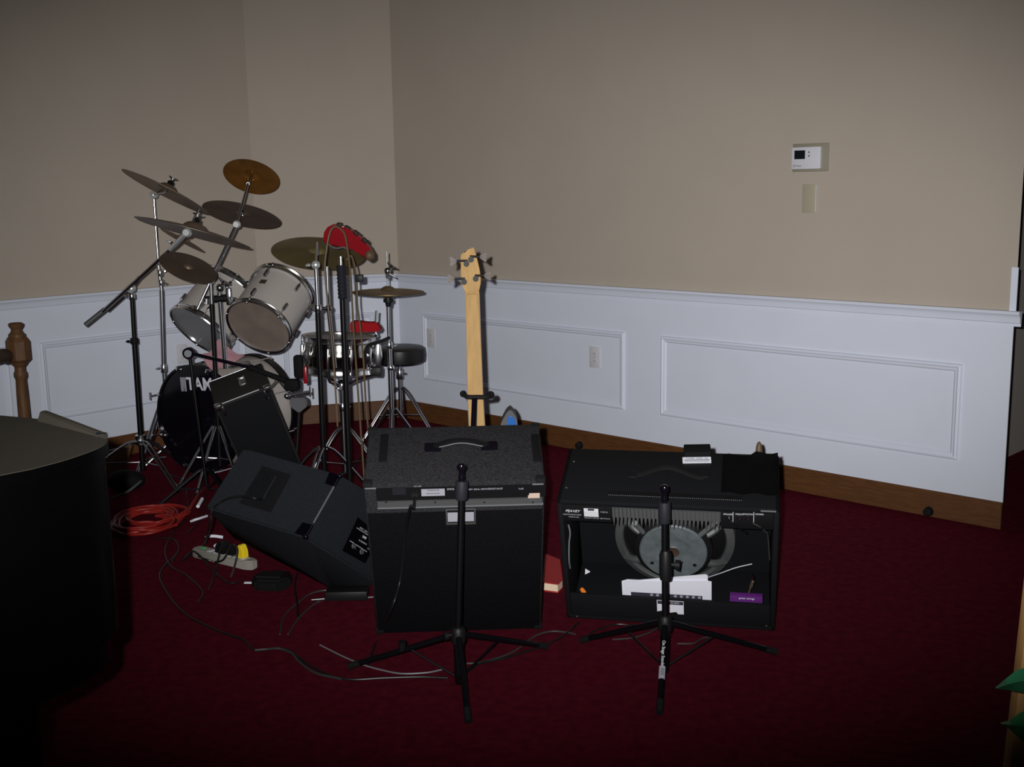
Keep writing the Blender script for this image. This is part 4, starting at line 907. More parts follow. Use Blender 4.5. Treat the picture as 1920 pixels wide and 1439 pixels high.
# tambourine ----------------------------------------------------------------
Yt = 5.02
OUT = [(605, 450), (607, 436), (613, 427), (623, 422), (636, 422), (650, 428), (664, 436), (680, 449), (692, 464), (700, 477), (700, 486), (693, 489)]
INN = [(684, 485), (672, 476), (660, 468), (650, 463), (640, 461), (628, 462), (616, 459), (608, 456)]
t = thing('tambourine', 'red crescent tambourine with dark jingles hung over the gold crash cymbal', 'tambourine', at(652, 480, Yt))
bm = NB(); P = [at(x, y, Yt-.02+.0006*(y-420)) for x, y in OUT+INN]
A = [bm.verts.new(p) for p in P]; B = [bm.verts.new(p+V3(0, .055, .004)) for p in P]; bm.faces.new(A); bm.faces.new(B[::-1])
for i in range(len(P)): bm.faces.new((A[i], B[i], B[(i+1) % len(P)], A[(i+1) % len(P)]))
bmesh.ops.bevel(bm, geom=[e for e in bm.edges if (e.verts[0] in A) == (e.verts[1] in A)], offset=.009, segments=4, affect='EDGES'); mk('frame', bm, 'red', t, angle=60)
for (x, y), an in (((637, 423), 10), ((651, 429), 30), ((667, 438), 38), ((683, 452), 48)):
    c_ = at(x, y, Yt+.005); Mj = Matrix.Translation(c_) @ Matrix.Rotation(R(an), 4, 'Y')
    bm = NB(); box(bm, (0, .0, .003), (.026, .034, .018), Mj, bev=.004)
    for dx in (-.006, .006): lathe(bm, [(0, -.0012), (.011, -.0006), (.011, .0006), (0, .0012)], Mj @ Matrix.Translation((dx, 0, .003)) @ Matrix.Rotation(R(90), 4, 'Y'), 16)
    mk('jingle', bm, 'brownj', t)
bm = NB(); tube(bm, [at(x, y, Yt-.012) for x, y in ((613, 456), (622, 463), (632, 466), (644, 464), (652, 468))], .0035, 8); mk('grip_edge', bm, 'greyf', t)
bm = NB(); sph(bm, at(693, 479, Yt+.02), .024, s=(.85, 1.1, 1), n=14); mk('end_cap', bm, 'tan', t, label='tan rubber end')
# red block on a bent rod beside the snare
Yb = 5.2; a_ = at(658, 611, Yb); b_ = at(715, 612, Yb)
t = thing('percussion_block', 'red plastic percussion block mounted on a bent rod above the snare drum', 'percussion block', (a_+b_)/2-V3(0, 0, .03))
bm = NB(); hw_ = (b_-a_).length/2; Mb = Matrix.Translation((a_+b_)/2) @ Matrix.Rotation(R(-1), 4, 'Y')
P = [(-hw_, -.022), (-hw_+.005, -.024), (hw_*.7, -.026), (hw_, -.020), (hw_*.93, -.006), (hw_*.72, .018), (hw_*.2, .017), (-hw_*.5, .026), (-hw_*.9, .026), (-hw_, .018)]
prism(bm, P, .06, Mb, axis='y', base=-.03); bmesh.ops.bevel(bm, geom=bm.edges[:], offset=.005, segments=2, affect='EDGES'); mk('block', bm, 'red2', t)
bm = NB(); tube(bm, [at(706, 583, Yb), at(705, 600, Yb), at(704, 622, Yb), at(706, 628, Yb), at(702, 631, Yb)], .0055, 8, 4); mk('mounting_rod', bm, 'dchrome', t)
bm = NB(); tube(bm, [at(729, 634, 5.49), at(713, 641, 5.3), at(698, 645, 5.14), at(688, 652, 5.10), at(684, 668, 5.10), at(684, 690, 5.12)], .0085, 8, 5); mk('mounting_arm', bm, 'rubber', t)
# low boom stand in front of the bass drum ---------------------------------------
Yk = 5.12; j = at(355, 662, Yk); base = V3(at(385, 870, Yk).x, Yk, 0)
t = stand_root('low_boom_microphone_stand', 'short black boom microphone stand reaching across the top of the bass drum', base, 'microphone stand')
bm = NB(); cyl(bm, j, V3(base.x, Yk, .08), .0085, n=12); mk('tube', bm, 'tubeb', t)
bm = NB(); cyl(bm, j-V3(0, .022, 0), j+V3(0, .01, 0), .026, n=24); jn = mk('joint', bm, 'blackg', t)
bm = NB(); cyl(bm, j-V3(0, .026, 0), j-V3(0, .020, 0), .017, n=20); mk('joint_cap', bm, 'alus', jn)
bm = NB(); e1 = at(471, 690, Yk+.02); cyl(bm, j, e1, .0075, n=12); mk('boom_arm', bm, 'blackg', t)
bm = NB(); cyl(bm, e1, at(545, 718, Yk+.05), .011, .014, 12); sph(bm, e1, .016, n=10); mk('microphone_end', bm, 'blackm', t)
tripod(t, base, .16, .22, angs=(200, 320, 80), lo=.07, mt='tubeb')
# pedal and bracket glimpsed right of the cabinet
p0 = at(545, 735, 5.35)
t = thing('drum_pedal', 'chrome and black bass drum pedal hardware right of the leaning cabinet', 'drum pedal', V3(p0.x, 5.35, 0.0))
bm = NB(); tube(bm, [at(509, 726, 5.3), at(521, 712, 5.3)], .006, 8, smooth=False); tube(bm, [at(521, 712, 5.3), at(536, 730, 5.3), at(553, 745, 5.32)], .006, 8, smooth=False); mk('linkage', bm, 'chrome', t)
bm = NB(); box(bm, at(548, 722, 5.16), (.070, .05, .055), Matrix.Identity(4), bev=.012); box(bm, at(560, 688, 5.16), (.045, .04, .11), bev=.014); mk('frame', bm, 'blackm', t)
bm = NB(); cyl(bm, at(534, 743, 5.3), at(580, 735, 5.3), .007, n=10); cyl(bm, at(581, 725, 5.3), at(582, 745, 5.3), .004, n=8); sph(bm, at(538, 743, 5.29), .014, n=10); mk('axle', bm, 'chrome', t)
bm = NB(); prism(bm, [(-.03, .03), (.05, .03), (.055, -.01), (.012, -.045), (-.03, -.01)], .05, Matrix.Translation(at(556, 757, 5.33)), axis='y', base=-.02); bmesh.ops.bevel(bm, geom=bm.edges[:], offset=.006, segments=2, affect='EDGES'); mk('beater', bm, 'greyf', t)
bm = NB(); box2(bm, (p0.x-.05, 5.18, 0.002), (p0.x+.05, 5.48, .02), bev=.004); mk('footboard', bm, 'dchrome', t)
bm = NB(); cyl(bm, V3(p0.x, 5.34, .02), V3(at(560, 700, 5.34).x, 5.34, .46), .008, n=10); mk('upright', bm, 'black', t)
bm = NB(); box(bm, at(573, 703, 5.165), (.018, .03, .08), bev=.004); mk('red_badge', bm, 'red', t, label='red plastic strip')
# pink cloth on the bass drum
bm = NB(); gr = []
Pk = [at(398, 668, 5.62), at(440, 650, 5.80), at(455, 680, 5.60), at(400, 700, 5.45)]
c0, c1_, c2_, c3_ = at(376, 672, 5.64), at(410, 640, 5.70), at(460, 668, 5.66), at(404, 697, 5.60)
for i in range(11):
    row = []
    for j_ in range(11):
        u_, v_ = i/10, j_/10
        p = (c0*(1-u_)+c1_*u_)*(1-v_)+(c3_*(1-u_)+c2_*u_)*v_
        p = p+V3(0, 0, .012*math.sin(7*u_+1)*math.cos(5*v_)); row.append(bm.verts.new(p))
    gr.append(row)
for i in range(10):
    for j_ in range(10): bm.faces.new((gr[i][j_], gr[i+1][j_], gr[i+1][j_+1], gr[i][j_+1]))
bmesh.ops.solidify(bm, geom=bm.faces[:], thickness=.006)
tag(mk('pink_cloth', bm, 'pink'), 'rumpled pink cloth lying on top of the bass drum', 'cloth')

# ================================================================== bass guitar on its stand
Yb = 4.02
def bp(x, y, dy=0): return at(x, y, Yb+dy+(y-620)*-.00018)
nb = V3(-.119, 4.0, 0)
top_ = bp(882, 520); bot_ = bp(903, 793); ax = (top_-bot_).normalized()
gb = bot_-ax*((bot_.z-.34)/ax.z)
BG = thing('bass_guitar', 'pale maple-necked bass guitar seen from behind, standing behind the tall amplifier', 'bass guitar', V3(gb.x, gb.y, .10))
def poly_back(pts, th, y0, name, mt, bev=0, par=None):
    V = [bp(x, y, y0) for x, y in pts]; bm = NB(); A = [bm.verts.new(p) for p in V]; B = [bm.verts.new(p+V3(0, th, 0)) for p in V]
    bm.faces.new(A); bm.faces.new(B[::-1]); n = len(V)
    for i in range(n): bm.faces.new((A[i], B[i], B[(i+1) % n], A[(i+1) % n]))
    if bev: bmesh.ops.bevel(bm, geom=[e for e in bm.edges if all(v in A for v in e.verts)], offset=bev, segments=3, affect='EDGES')
    return mk(name, bm, mt, par or BG)
neck = poly_back([(872.5, 550), (898, 548), (901, 640), (905, 740), (908.5, 800), (913, 880), (882, 880), (880, 800), (877, 740), (875, 640)], .022, 0, 'neck', 'maple', .006)
poly_back([(871.5, 550), (899, 548), (902.3, 640), (906.3, 740), (910, 800), (914, 880), (880.5, 880), (878.5, 800), (875.8, 740), (873.8, 640)], .006, .022, 'fingerboard', 'rosew')
hs_ = poly_back([(872.5, 550), (869, 540), (864, 531), (864, 478), (870, 473), (880, 468.5), (884, 464.5), (889, 465), (893, 480), (899, 505), (902, 524), (901, 533), (898, 548)], .016, 0, 'headstock', 'maple', .003)
for (px_, py_, sx, bx_, by_) in ((874.5, 495, -1, 850, 490), (883, 487, 1, 906, 482), (870, 529, -1, 846, 523), (892, 523, 1, 914, 517)):
    c_ = bp(px_, py_, -.006); e_ = bp(bx_, by_, -.010); bm = NB()
    cyl(bm, c_+V3(0, -.004, 0), c_+V3(0, .01, 0), .0105, n=16); base_ = bp(px_, py_-5, -.004); cyl(bm, bp(px_-sx*2, py_-6, -.007), e_, .0042, n=10)
    tn = mk('tuning_peg', bm, 'black', BG)
    d_e = (e_-bp(px_, py_-6, -.007)).normalized(); pu = d_e.cross(V3(0, 1, 0)).normalized()
    bm = NB(); P = [e_-d_e*.012+pu*.004, e_+d_e*.006+pu*.017, e_+d_e*.013+pu*.015, e_+d_e*.010, e_+d_e*.013-pu*.015, e_+d_e*.006-pu*.017, e_-d_e*.012-pu*.004]
    A = [bm.verts.new(p+V3(0, -.004, 0)) for p in P]; B = [bm.verts.new(p+V3(0, .004, 0)) for p in P]; bm.faces.new(A); bm.faces.new(B[::-1])
    for i in range(7): bm.faces.new((A[i], B[i], B[(i+1) % 7], A[(i+1) % 7]))
    mk('peg_button', bm, 'rosew', tn)
zb0 = .10; cxb = gb.x+.02
outl = [(0, .0), (-.12, .02), (-.165, .10), (-.15, .19), (-.115, .26), (-.14, .34), (-.13, .43), (-.09, .455), (-.05, .40), (.03, .37), (.06, .40), (.10, .41), (.135, .36), (.12, .28), (.15, .19), (.165, .10), (.12, .02)]
bm = NB(); prism(bm, [(x, z*.92) for x, z in outl][::-1], .04, Matrix.Translation((cxb, Yb+.005, zb0)), axis='y', base=0); bmesh.ops.bevel(bm, geom=bm.edges[:], offset=.006, segments=2, affect='EDGES'); mk('body', bm, 'rosew', BG)
# stand
fk = bp(892, 742, -.03)
GS = thing('guitar_stand', 'black tubular guitar stand with a padded fork holding the bass neck', 'guitar stand', V3(fk.x, Yb-.05, 0))
bm = NB(); l0, l1, r1_, r0_ = bp(870, 737, .035), bp(879, 745, -.020), bp(911, 745, -.020), bp(921, 739, .035)
tube(bm, [l0, l0*.5+l1*.5+V3(-.004, -.01, 0), l1, (l1+r1_)/2, r1_, r0_*.5+r1_*.5+V3(.004, -.01, 0), r0_], .0085, 12, 5)
sph(bm, bp(868.5, 739, .02), .0125, n=12); sph(bm, bp(920, 741, .02), .0145, n=12, s=(1, 1, 1.0)); mk('padded_fork', bm, 'rubber', GS)
ft = V3(fk.x+.0, Yb-.10, .05)
bm = NB(); cyl(bm, bp(890, 748, -.028), bp(888, 800, -.06), .0105, n=14); cyl(bm, bp(888, 800, -.06), ft, .0105, n=14); mk('shaft', bm, 'blackg', GS)
for dx, dy in ((-.22, .18), (.22, .18), (0, -.12)):
    bm = NB(); tube(bm, [ft+V3(0, 0, .05), ft+V3(dx*.5, dy*.5, .02), V3(ft.x+dx, ft.y+dy, .012)], .009, 10, 4); lg = mk('leg', bm, 'tubeb', GS)
    bm = NB(); sph(bm, V3(ft.x+dx, ft.y+dy, .013), .013, n=10); mk('rubber_foot', bm, 'rubber', lg)
# blue glossy thing peeping over the amplifier
p = at(955, 792, 4.25); zt_ = at(957, 771, 4.25).z
t = thing('blue_and_grey_case', 'small pointed grey case with a glossy blue face peeping over the tall amplifier', 'case', V3(p.x, 4.25, 0))
def dome(pts, th, Y, name, mt, off):
    V = [at(x, y, Y) for x, y in pts]; lo = [V3(V[0].x, Y, 0), V3(V[-1].x, Y, 0)]
    bm = NB(); P = [lo[0]]+V+[lo[1]]; A = [bm.verts.new(q+V3(0, off, 0)) for q in P]; B = [bm.verts.new(q+V3(0, off+th, 0)) for q in P]
    bm.faces.new(A[::-1]); bm.faces.new(B); n = len(P)
    for i in range(n): bm.faces.new((A[i], A[(i+1) % n], B[(i+1) % n], B[i]))
    bmesh.ops.bevel(bm, geom=bm.edges[:], offset=.003, segments=2, affect='EDGES')
    return mk(name, bm, mt, t)
dome([(939, 795), (945, 783), (950, 774), (957, 768.5), (964, 776), (969, 785), (970.5, 795)], .10, 4.25, 'shell', 'greyf', 0)
dome([(951.5, 795), (952, 785), (955.5, 779.5), (960, 780), (965, 786), (968.5, 795)], .012, 4.25, 'blue_face', 'blue', -.008)
# red book between the amplifiers
bk = gp(1033, 1103)
q_tl, q_tr, q_br, q_bl = gp(1024, 1040, .02), gp(1050, 1049, .02), gp(1056, 1087, .02), gp(1020, 1090, .02)
t = thing('hymn_book', 'thick red cloth-bound book lying on the carpet between the two amplifiers', 'book', gp(1040, 1080, 0))
def slab(P, z0, z1, name, mt, sh=1.0):
    c_ = sum(P, V3(0, 0, 0))/len(P); bm = NB()
    A = [bm.verts.new((c_.x+(p.x-c_.x)*sh, c_.y+(p.y-c_.y)*sh, z0)) for p in P]; B = [bm.verts.new((c_.x+(p.x-c_.x)*sh, c_.y+(p.y-c_.y)*sh, z1)) for p in P]
    bm.faces.new(A[::-1]); bm.faces.new(B); n = len(P)
    for i in range(n): bm.faces.new((A[i], A[(i+1) % n], B[(i+1) % n], B[i]))
    return mk(name, bm, mt, t, shade=False)
PB = [gp(1017, 1091, .036), gp(1046, 1095, .036), gp(1055, 1086, .036), gp(1050, 1049, .036), gp(1022, 1038, .036)]
slab(PB, .004, .031, 'page_block', 'pages', .97); slab(PB, .031, .035, 'front_cover', 'bookred'); slab(PB, 0, .004, 'back_cover', 'bookred')

# ================================================================== the two short stands in front
def short_stand(label, base, top_px, grip_px, hub_px, feet, tw, knob, extra):
    base = Vector(base); t = thing('short_microphone_stand', label, 'microphone stand', base, group='short black tripod stands in the foreground')
    Y = base.y; tp_, g0, g1, hb = [at(x, y, Y) for x, y in (top_px, grip_px[0], grip_px[1], hub_px)]
    bm = NB(); cyl(bm, hb, g1, .0095, n=16); mk('upper_tube', bm, 'tubeb', t)
    bm = NB(); d = (g0-g1); prof = [(0, 0), (.0165, 0), (.0185, .004), (.0185, d.length-.004), (.0165, d.length), (0, d.length)]; lathe(bm, prof, Matrix.Translation(g1) @ frame_of(d), 24); mk('clutch', bm, 'grip', t)
    bm = NB(); lathe(bm, [(0, -.002), (.0095, -.002), (.010, .012), (.0085, .016), (.0085, .028), (.0135, .034), (.0145, .040), (.012, .048), (.006, .052), (0, .052)], Matrix.Translation(g0), 18); tt = mk('top_cap', bm, 'blackg', t)
    bm = NB(); lathe(bm, [(0, .0), (.0095, 0), (.013, .008), (.0145, .04), (.0145, hb.z-.006), (.012, hb.z), (0, hb.z)], Matrix.Translation(V3(hb.x, Y, 0)) , 18); mk('lower_tube', bm, 'tubeb', t)
    hubp = V3(hb.x, Y, hb.z-.01)
    bm = NB(); lathe(bm, [(0, -.03), (.019, -.03), (.022, -.022), (.022, .012), (.016, .02), (0, .02)], Matrix.Translation(hubp), 20); hubo = mk('leg_collar', bm, 'black', t)
    if knob:
        kd = Vector(knob); bm = NB(); cyl(bm, hubp, hubp+kd*.9, .005, n=10); cyl(bm, hubp+kd*.7, hubp+kd, .012, .014, 14); mk('collar_knob', bm, 'black', hubo)
    bm = NB(); lathe(bm, [(.0145, 0), (.0155, 0), (.0155, .0025), (.0145, .0025)], Matrix.Translation(V3(hb.x, Y, hb.z-.052)), 20, True); mk('bright_ring', bm, 'dchrome', t)
    legs = []
    for i, f in enumerate(feet):
        f = gp(*f); f.z = .012; d2 = V3(f.x-hb.x, f.y-Y, 0).normalized(); st = hubp+d2*.02-V3(0, 0, .008)
        bm = NB(); cyl(bm, st, f, .0088, n=14); lg = mk('leg', bm, 'tubeb', t); legs.append((lg, st, f))
        bm = NB(); dd = (f-st).normalized(); cyl(bm, f-dd*.035, f+dd*.006, .0105, n=14); mk('rubber_foot', bm, 'rubber', lg)
        bm = NB(); mid = st+(f-st)*.42; cyl(bm, V3(hb.x, Y, .022)+d2*.012, mid, .0035, n=8); mk('leg_brace', bm, 'tubeb', lg)
    return t, legs, hb
bse = gp(862, 1283); 
t, legs, hb = short_stand('left of two short black microphone stands, in front of the tall amplifier', (bse.x, bse.y, 0), (867, 874), ((866, 902), (865, 937)), (859, 1182), [(658, 1256), (1022, 1219), (878, 1358)], 0, (-.040, -.012, -.004), None)
bm = NB(); q = legs[0][1]+(legs[0][2]-legs[0][1])*.48; cyl(bm, q, q+V3(0, -.002, .028), .010, .012, 12); mk('brace_knob', bm, 'black', t)
bse = gp(1243, 1262)
t, legs, hb = short_stand('right of two short black microphone stands, in front of the open-backed amplifier', (bse.x, bse.y, 0), (1247, 908), ((1246, 942), (1246, 981)), (1247, 1160), [(1092, 1207), (1452, 1229), (1237, 1342)], 0, None, None)
Yq = bse.y
bm = NB(); q = at(1252, 1058, Yq); lathe(bm, [(0, -.045), (.016, -.045), (.019, -.03), (.019, .03), (.014, .045), (0, .045)], Matrix.Translation(at(1248, 1060, Yq)), 18); cyl(bm, q, q+V3(.032, -.01, -.002), .007, n=10); cyl(bm, q+V3(.020, -.006, 0), q+V3(.034, -.01, -.002), .014, .016, 14); mk('height_clamp', bm, 'black', t)
lg, s_, f_ = legs[2]
dd = (f_-s_).normalized(); 
# lettering and bar-code sticker: on the side of the front leg towards the viewer
def leg_pt(k_): return s_+(f_-s_)*k_
def k_of(y):
    best = min(range(101), key=lambda i: abs(((leg_pt(i/100)-CAM).dot(CU)/(leg_pt(i/100)-CAM).dot(CF))*FOC-(719.5-y))); return best/100
vz = (CAM-leg_pt(.4)).normalized(); vz = (vz-dd*vz.dot(dd)).normalized()
kk = k_of(1228); Mtx = FM(leg_pt(kk)+vz*.0092, dd, vz)
bm = text_mesh('On Stage Stands', .0135, .0003, 0, Mtx); mk('lettering', bm, 'paper', lg, shade=False)
k0, k1 = k_of(1252), k_of(1277)
def sleeve(k0, k1, rr, name, mt, par, a0=-70, a1=70):
    a, b = leg_pt(k0), leg_pt(k1); sx = vz.cross(dd); bm = NB(); prev = None
    for i in range(13):
        q = R(a0+(a1-a0)*i/12); o_ = (vz*math.cos(q)+sx*math.sin(q))*rr; cur = [bm.verts.new(a+o_), bm.verts.new(b+o_)]
        if prev: bm.faces.new((prev[0], prev[1], cur[1], cur[0]))
        prev = cur
    bmesh.ops.solidify(bm, geom=bm.faces[:], thickness=.0004); return mk(name, bm, mt, par)
stk = sleeve(k0, k1, .0096, 'bar_code_sticker', 'paper', lg)
for i in range(7):
    kq = k0+(k1-k0)*(.22+.08*i); sleeve(kq, kq+(k1-k0)*.03, .0100, 'bar', 'ink', stk, -25, 35)

# ================================================================== floor clutter
def fcable(pts, r, mt, label, z=None, cat='cable', name='cable'):
    P = []
    for p in pts:
        q = gp(p[0], p[1], p[2] if len(p) > 2 else r+.001); P.append(q)
    bm = NB(); tube(bm, P, r, 8, 5); return tag(mk(name, bm, mt), label, cat)
# red-orange coil
bm = NB(); cc = gp(292, 985); P = []
for i in range(150):
    a = i/150*2*PI*9.3; f = .72+.28*math.sin(i*.37)+random.uniform(-.04, .04)
    P.append(V3(cc.x+.165*f*math.cos(a)+.02*math.sin(i*.11)-.01, cc.y+.20*f*math.sin(a)+.03*math.sin(i*.07), .008+.022*(.5+.5*math.sin(i*.53))*(1-.3*f)+.010))
tube(bm, P, .0058, 8, 2)
P2 = [P[-1], gp(325, 970, .02), gp(352, 955, .03), gp(364, 940, .03), gp(372, 928, .02), gp(384, 915, .02)]
tube(bm, P2, .0058, 8, 4)
for q in range(3): tube(bm, [gp(330+q*5, 985-q*6, .02), gp(350+q*3, 962-q*4, .03), gp(364+q*2, 942-q*3, .035), gp(374, 925, .02)], .0058, 8, 4)
tag(mk('extension_cord', bm, 'redcord'), 'coiled orange-red extension cord in a heap on the carpet', 'cord')
# power strip
p0, p1 = gp(358, 1046), gp(468, 1073); dx = (p1-p0).normalized(); Ls = (p1-p0).length; cn = (p0+p1)/2
dy = V3(-dx.y, dx.x, 0); Mp = Matrix((dx, dy, V3(0, 0, 1))).transposed().to_4x4(); Mp.translation = cn+dy*.025
t = thing('power_strip', 'cream power strip with black and yellow plugs on the carpet left of the wedge speaker', 'power strip', M=Mp)
hl = Ls/2; bm = NB(); prism(bm, [(-hl+.015, -.026), (hl-.03, -.026), (hl, -.012), (hl, .018), (hl-.02, .026), (-hl+.01, .026), (-hl, .012), (-hl, -.016)], .036, base=.002)
bmesh.ops.bevel(bm, geom=bm.edges[:], offset=.004, segments=2, affect='EDGES'); mk('housing', bm, 'strip', t, True)
for i in range(6):
    x_ = -hl+.095+i*(Ls-.13)/5.5; bm = NB(); box(bm, (x_, 0, .0385), (.026, .034, .0015), bev=.0006); mk('socket', bm, 'outlet', t, True)
bm = NB(); box(bm, (-hl+.045, .002, .041), (.022, .012, .007), bev=.002); mk('switch', bm, 'greend', t, True)
def plug(x_, mt, lab, label, size, tilt=0):
    M = Mp @ Matrix.Translation((x_, .004, .039)) @ Matrix.Rotation(tilt, 4, 'Y')
    tt = thing('mains_plug', label, 'plug', M=M)
    bm = NB(); sx, sy, sz = size; prism(bm, [(-sx/2, 0), (sx/2, 0), (sx/2, sz*.55), (sx*.25, sz), (-sx*.25, sz), (-sx/2, sz*.55)], sy, axis='y', base=-sy/2); bmesh.ops.bevel(bm, geom=bm.edges[:], offset=.003, segments=2, affect='EDGES'); mk('body', bm, mt, tt, True)
    return M @ V3(0, 0, sz), tt
pz1, pg1 = plug(-hl+.155, 'black', 0, 'bulky black plug pushed into the left part of the power strip', (.05, .042, .046), .1)
pz2, pg2 = plug(-hl+.205, 'black', 0, 'black plug next to the bulky one on the power strip', (.036, .03, .04))
pz3, pg3 = plug(hl-.062, 'yellow', 0, 'bright yellow plug at the right end of the power strip', (.034, .03, .052), -.1)
bm = NB(); tube(bm, [pz2, gp(420, 1048, .06), gp(405, 1054, .04), gp(388, 1050, .05), gp(372, 1044, .05)], .0036, 8); mk('cord', bm, 'cable', pg2)
bm = NB(); tube(bm, [gp(340, 1052, .006), gp(353, 1044, .03), gp(362, 1034, .055), gp(378, 1046, .048), gp(395, 1066, .012), gp(408, 1078, .006), gp(430, 1094, .005), gp(452, 1090, .005)], .0036, 8); tag(mk('cable', bm, 'cable'), 'black cord crossing the left end of the power strip', 'cable')
bm = NB(); tube(bm, [pz3-V3(.03, 0, 0), gp(445, 1030, .10), gp(443, 1048, .07), gp(438, 1068, .02), gp(433, 1082, .006)], .0036, 8); mk('cord', bm, 'greyc', pg3)
bm = NB(); tube(bm, [pz1, gp(408, 1052, .05), gp(403, 1072, .02), gp(398, 1090, .005), gp(392, 1105, .005)], .0034, 8); mk('cord', bm, 'cable', pg1)
fcable([(386, 1008, .03), (393, 1006, .035), (404, 1006, .035), (418, 1008, .03)], .0065, 'paper', 'short white cable end lying above the power strip', name='white_cable')
fcable([(402, 1025, .05), (410, 1020, .055), (424, 1019, .05)], .0055, 'paper', 'curved white cable tag just over the power strip', name='white_cable')
fcable([(358, 978, .02), (366, 975, .03), (376, 972, .03), (388, 968, .025)], .0055, 'paper', 'pale cable end just right of the red coil', name='white_cable')
bm = NB(); a_, b_ = gp(371, 950, .03), gp(379, 936, .04); cyl(bm, a_, b_, .008, n=12); tag(mk('cable_connector', bm, 'paper'), 'white cylindrical connector standing beside the red coil tail', 'connector')
bm = NB(); prism(bm, [(-.02, -.004), (.02, -.007), (.022, .004), (-.018, .007)], .004, Matrix.Translation(gp(468, 1094, .003))); tag(mk('paper_scrap', bm, 'paper', shade=False), 'tiny white paper scrap on the carpet left of the flat black pedal', 'paper')
# black flat pedal with round outline
pc = gp(510, 1100)
t = thing('foot_pedal', 'flat black foot pedal on the carpet in front of the wedge speaker', 'foot pedal', pc)
bm = NB(); prism(bm, [(-.075, -.01), (-.05, -.055), (.04, -.065), (.075, -.03), (.07, .035), (.02, .06), (-.05, .045)], .045, Matrix.Translation(pc)); bmesh.ops.bevel(bm, geom=bm.edges[:], offset=.010, segments=2, affect='EDGES'); mk('casing', bm, 'blackm', t)
bm = NB(); prism(bm, [(-.05, -.03), (.04, -.04), (.045, .02), (-.04, .03)], .006, Matrix.Translation(pc+V3(0, 0, .044))); mk('tread', bm, 'rubber', t, shade=False)
# second flat dark box partly under the wedge
pc = gp(636, 1122)
t = thing('direct_box', 'low dark box on the carpet at the near corner of the wedge speaker', 'box', pc)
bm = NB(); box(bm, pc+V3(.03, .0, .018), (.15, .07, .034), bev=.005); mk('case', bm, 'black', t)
bm = NB(); cyl(bm, pc+V3(-.09, -.045, .012), pc+V3(-.045, -.042, .014), .006, n=12); mk('jack_plug', bm, 'chrome', t)
# black bag / shoe at far left
pc = gp(237, 918)
t = thing('black_bag', 'slumped black bag on the carpet beside the piano, with a pale edge', 'bag', pc)
bm = NB(); sph(bm, pc+V3(0, 0, .045), .1, s=(.95, .6, .52), n=20); mk('body', bm, 'blackm', t)
bm = NB(); tube(bm, [gp(206, 937, .05), gp(222, 930, .06), gp(240, 922, .07), gp(258, 908, .08), gp(264, 903, .08)], .006, 8); mk('pale_edge', bm, 'greyf', t)  # pale streak along the edge of the bag
# wooden block against the left wall
q0, q1 = gp(199, 893), gp(233, 888); 
t = thing('wooden_board', 'small plain wooden board leaning under the left wall, beside the piano', 'board', (q0+q1)/2)
bm = NB(); Yw = q0.y; P = [at(197, 893, Yw), at(231, 888, Yw), at(247, 836, Yw+.03), at(192, 848, Yw+.03)]
P[0].z = P[1].z = .002
A = [bm.verts.new(p) for p in P]; B = [bm.verts.new(p+V3(.0, .022, 0)) for p in P]; bm.faces.new(A); bm.faces.new(B[::-1])
for i in range(4): bm.faces.new((A[i], B[i], B[(i+1) % 4], A[(i+1) % 4]))
mk('board', bm, 'ramp', t, shade=False)
# small silver star-shaped wing bolt on the floor near the kit
t = thing('wing_screw', 'loose chrome wing screw lying on the carpet left of the bass drum', 'screw', gp(296, 861))
bm = NB(); q = gp(296, 858, .012); cyl(bm, q-V3(.045, 0, .004), q+V3(.045, 0, -.002), .006, .006, 8); cyl(bm, q-V3(0, 0, .01), q+V3(0, 0, .014), .008, n=10); mk('screw', bm, 'dchrome', t)
# long cables
fcable([(330, 1040), (300, 1075), (312, 1110), (345, 1150), (400, 1180), (455, 1200), (478, 1220), (520, 1216), (545, 1222), (575, 1245), (620, 1268), (660, 1275), (720, 1272), (790, 1270), (840, 1272)], .0036, 'cable', 'longest black cable on the front carpet, ending at the left short stand')
fcable([(478, 1220, .012), (500, 1218, .012), (525, 1217), (548, 1226), (560, 1240), (590, 1262), (640, 1274)], .0040, 'greyc', 'grey cable doubling the long black one left of the short stand')
fcable([(600, 1210), (640, 1230), (680, 1247), (720, 1258), (755, 1264), (800, 1262), (830, 1256)], .0026, 'alus', 'thin shiny wire curving towards the foot of the left short stand', name='thin_wire')
fcable([(525, 1190), (530, 1160), (545, 1142), (560, 1130), (580, 1115), (605, 1108), (640, 1106)], .0034, 'greyc', 'grey cable rising in an arc in front of the wedge speaker')
fcable([(540, 1190), (556, 1165), (578, 1142), (600, 1128), (630, 1121), (670, 1122), (700, 1120)], .0034, 'greyc', 'second grey cable arc just below the first one')
fcable([(556, 1076, .02), (553, 1100), (557, 1130), (559, 1160)], .0040, 'cable', 'short black cable running straight down in front of the wedge speaker')
fcable([(875, 1262), (900, 1245), (945, 1235), (1000, 1218), (1035, 1205), (1060, 1190), (1085, 1168)], .0034, 'cable', 'black cable from the left short stand to the corner of the right amplifier')
fcable([(875, 1245), (905, 1242), (960, 1224), (1000, 1195), (1030, 1185), (1060, 1186), (1080, 1190)], .0030, 'greyc', 'thin grey cable wavering between the two short stands', name='cable')
fcable([(1096, 1196), (1120, 1182), (1150, 1172), (1175, 1172), (1195, 1176), (1225, 1182)], .0030, 'cable', 'black cable passing under the right short stand')
fcable([(1148, 1200), (1185, 1197), (1215, 1188), (1232, 1178)], .0028, 'greyc', 'grey cable under the left leg of the right short stand')
fcable([(1270, 1208), (1300, 1207), (1318, 1197), (1345, 1194)], .0028, 'greyc', 'grey cable right of the right short stand')
